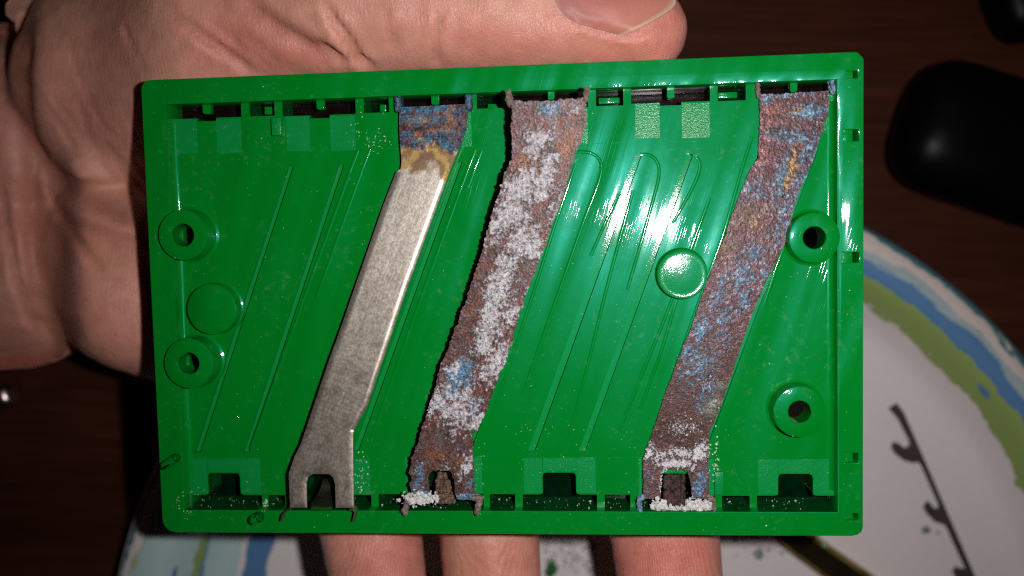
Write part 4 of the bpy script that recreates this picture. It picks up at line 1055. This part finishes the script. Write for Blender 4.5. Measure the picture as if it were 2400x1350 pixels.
def skin():
    m, nt, p = mat('skin')
    v = coords(nt)
    big = N(nt, 'ShaderNodeTexNoise', Scale=55.0, Detail=4.0); lk(nt, v, big.inputs['Vector'])
    med = N(nt, 'ShaderNodeTexNoise', Scale=420.0, Detail=4.0, Roughness=0.6); lk(nt, v, med.inputs['Vector'])
    c = ramp(nt, big.outputs['Fac'], [(0.28, (0.63, 0.335, 0.235)), (0.50, (0.66, 0.312, 0.245)), (0.74, (0.65, 0.262, 0.212))])
    fl = N(nt, 'ShaderNodeAttribute', attribute_name='Flush'); fu = N(nt, 'ShaderNodeAttribute', attribute_name='Furrow'); pr = N(nt, 'ShaderNodeAttribute', attribute_name='Print')
    c = mix(nt, math_(nt, 'MULTIPLY', fl.outputs['Fac'], 0.62), c, (0.60, 0.165, 0.130))
    c = mix(nt, math_(nt, 'MULTIPLY', fu.outputs['Fac'], 0.55), c, (0.36, 0.110, 0.075))
    c = mix(nt, 0.45, c, ramp(nt, med.outputs['Fac'], [(0.35, (0.80, 0.74, 0.72)), (0.65, (1.12, 1.10, 1.08))]), 'MULTIPLY')
    lk(nt, c, p.inputs['Base Color'])
    p.inputs['Subsurface Weight'].default_value = 0.45
    p.inputs['Subsurface Radius'].default_value = (1.0, 0.30, 0.18)
    p.inputs['Subsurface Scale'].default_value = 0.0016
    p.inputs['Roughness'].default_value = 0.42; p.inputs['Specular IOR Level'].default_value = 0.34
    # leathery cells, fine lines, finger ridges
    vo = N(nt, 'ShaderNodeTexVoronoi', Scale=3000.0, feature='DISTANCE_TO_EDGE')
    w = N(nt, 'ShaderNodeTexNoise', Scale=700.0, Detail=2.0); lk(nt, v, w.inputs['Vector'])
    av = N(nt, 'ShaderNodeVectorMath', operation='MULTIPLY_ADD'); lk(nt, w.outputs['Color'], av.inputs[0]); av.inputs[1].default_value = (0.0012,) * 3; lk(nt, v, av.inputs[2])
    mp = N(nt, 'ShaderNodeMapping'); mp.inputs['Scale'].default_value = (1.0, 0.6, 0.8); mp.inputs['Rotation'].default_value = (0, 0, 0.9); lk(nt, av.outputs[0], mp.inputs['Vector'])
    lk(nt, mp.outputs[0], vo.inputs['Vector'])
    h = ramp(nt, vo.outputs['Distance'], [(0.0, (0, 0, 0)), (0.22, (1, 1, 1))])
    n1 = bump(nt, h, 0.32, 0.00007)
    n1 = bump(nt, med.outputs['Fac'], 0.35, 0.00022, n1)
    fl_ = N(nt, 'ShaderNodeTexNoise', Scale=1.0, Detail=3.0); mf = N(nt, 'ShaderNodeMapping'); mf.inputs['Scale'].default_value = (2300, 420, 900); mf.inputs['Rotation'].default_value = (0, 0, 0.25); lk(nt, v, mf.inputs['Vector']); lk(nt, mf.outputs[0], fl_.inputs['Vector'])
    n1 = bump(nt, ramp(nt, fl_.outputs['Fac'], [(0.42, (0, 0, 0)), (0.60, (1, 1, 1))]), 0.30, 0.00007, n1)
    wv = N(nt, 'ShaderNodeTexWave', Scale=1.0, Distortion=2.2, wave_type='RINGS', rings_direction='SPHERICAL')
    wv.inputs['Detail'].default_value = 1.5; wv.inputs['Detail Scale'].default_value = 0.6
    mw = N(nt, 'ShaderNodeMapping'); mw.inputs['Location'].default_value = (1.5, 44.0, 0.0); mw.inputs['Scale'].default_value = (1050, 800, 800); lk(nt, v, mw.inputs['Vector'])
    lk(nt, mw.outputs[0], wv.inputs['Vector'])
    pb = N(nt, 'ShaderNodeBump'); pb.inputs['Distance'].default_value = 0.00008; lk(nt, wv.outputs['Fac'], pb.inputs['Height']); lk(nt, n1, pb.inputs['Normal'])
    lk(nt, math_(nt, 'MULTIPLY', pr.outputs['Fac'], 0.5), pb.inputs['Strength'])
    lk(nt, pb.outputs[0], p.inputs['Normal'])
    return m
hm.materials.append(skin())
tag(hand, 'left hand with open palm holding the green cover, thumb along its top edge', 'hand')

# thumbnail: curved plate wrapped on the outer side of the thumb tip
A0, A1 = np.array(W_(1290, 40, 126)), np.array(W_(1600, 84, 124.6))
ax = A1 - A0; la = np.linalg.norm(ax); ax /= la
e1 = np.array([0, 0, 1.0]); e1 -= ax * (e1 @ ax); e1 /= np.linalg.norm(e1); e2 = np.cross(e1, ax) * -1
if e2[1] < 0: e2 = -e2
from mathutils.bvhtree import BVHTree
bvh = BVHTree.FromPolygons([Vector(c_) for c_ in co], [tuple(p_.vertices) for p_ in hm.polygons])
v, f = [], []
NU, NV = 30, 24
G = np.zeros((NU + 1, NV + 1, 4))
for i in range(NU + 1):
    for j in range(NV + 1):
        u_ = i / NU; q_ = 2 * j / NV - 1
        deg = 22 + q_ * (37 + 11 * u_ ** 0.6)
        th = math.radians(deg)
        xs0 = 1298 + 34 * abs(q_) ** 4; xs1 = 1566 - 108 * abs(q_) ** 1.7
        t_ = (xs0 + (xs1 - xs0) * u_ - 1290) / 310
        base = A0 + ax * la * t_; dr = e1 * math.cos(th) + e2 * math.sin(th)
        h_ = bvh.ray_cast(Vector(base + dr * 25), Vector(-dr), 25)
        rr = 25 - h_[3] if h_[0] is not None else 8.0
        G[i, j] = (t_, th, rr, 0)
R0 = G[:, :, 2].copy()
for _ in range(30):
    Rp = np.pad(R0, 1, mode='edge'); R0 = (Rp[:-2, 1:-1] + Rp[2:, 1:-1] + Rp[1:-1, :-2] + Rp[1:-1, 2:]) / 4
for i in range(NU + 1):
    for j in range(NV + 1):
        t_, th, rr, _0 = G[i, j]
        side = min(1, j / 3.0, (NV - j) / 3.0)
        rr = max(R0[i, j], rr) + 0.07 + 0.12 * side * min(1, i / 4) + 0.16 * (i / NU) ** 3
        v.append(A0 + ax * la * t_ + (e1 * math.cos(th) + e2 * math.sin(th)) * rr)
n_ = len(v); cen = [A0 + ax * ((p - A0) @ ax) for p in v]
v += [p + (c - p) * 0.055 for p, c in zip(v, cen)]
w1 = NV + 1
for i in range(NU):
    for j in range(NV):
        a_, b_, c_, d_ = i * w1 + j, i * w1 + j + 1, (i + 1) * w1 + j + 1, (i + 1) * w1 + j
        f.append((a_, d_, c_, b_)); f.append((a_ + n_, b_ + n_, c_ + n_, d_ + n_))
for i in range(NU):
    for j in (0, NV):
        a_, d_ = i * w1 + j, (i + 1) * w1 + j; f.append((a_, a_ + n_, d_ + n_, d_))
for j in range(NV):
    for i in (0, NU):
        a_, b_ = i * w1 + j, i * w1 + j + 1; f.append((a_, b_, b_ + n_, a_ + n_))
m, nt, p = mat('nail')
at = N(nt, 'ShaderNodeAttribute', attribute_name='Along')
lk(nt, ramp(nt, at.outputs['Fac'], [(0.0, (0.48, 0.23, 0.19)), (0.06, (0.42, 0.165, 0.15)), (0.55, (0.50, 0.180, 0.150)), (0.94, (0.52, 0.205, 0.15)), (0.968, (0.54, 0.33, 0.24)), (1.0, (0.56, 0.41, 0.31))]), p.inputs['Base Color'])
p.inputs['Roughness'].default_value = 0.45; p.inputs['Specular IOR Level'].default_value = 0.22
nr = N(nt, 'ShaderNodeTexNoise', Scale=1.0, Detail=2.0); mpn = coords(nt, scale=(150, 2200, 2200)); lk(nt, mpn, nr.inputs['Vector'])
lk(nt, bump(nt, nr.outputs['Fac'], 0.25, 0.00005), p.inputs['Normal'])
p.inputs['Subsurface Weight'].default_value = 0.3; p.inputs['Subsurface Radius'].default_value = (1.0, 0.4, 0.3); p.inputs['Subsurface Scale'].default_value = 0.0008
nail = pydata('thumbnail', v, f, m, hand, 50)
attr_pt(nail.data, 'Along', [i / NU for i in range(NU + 1) for j in range(NV + 1)] * 2)
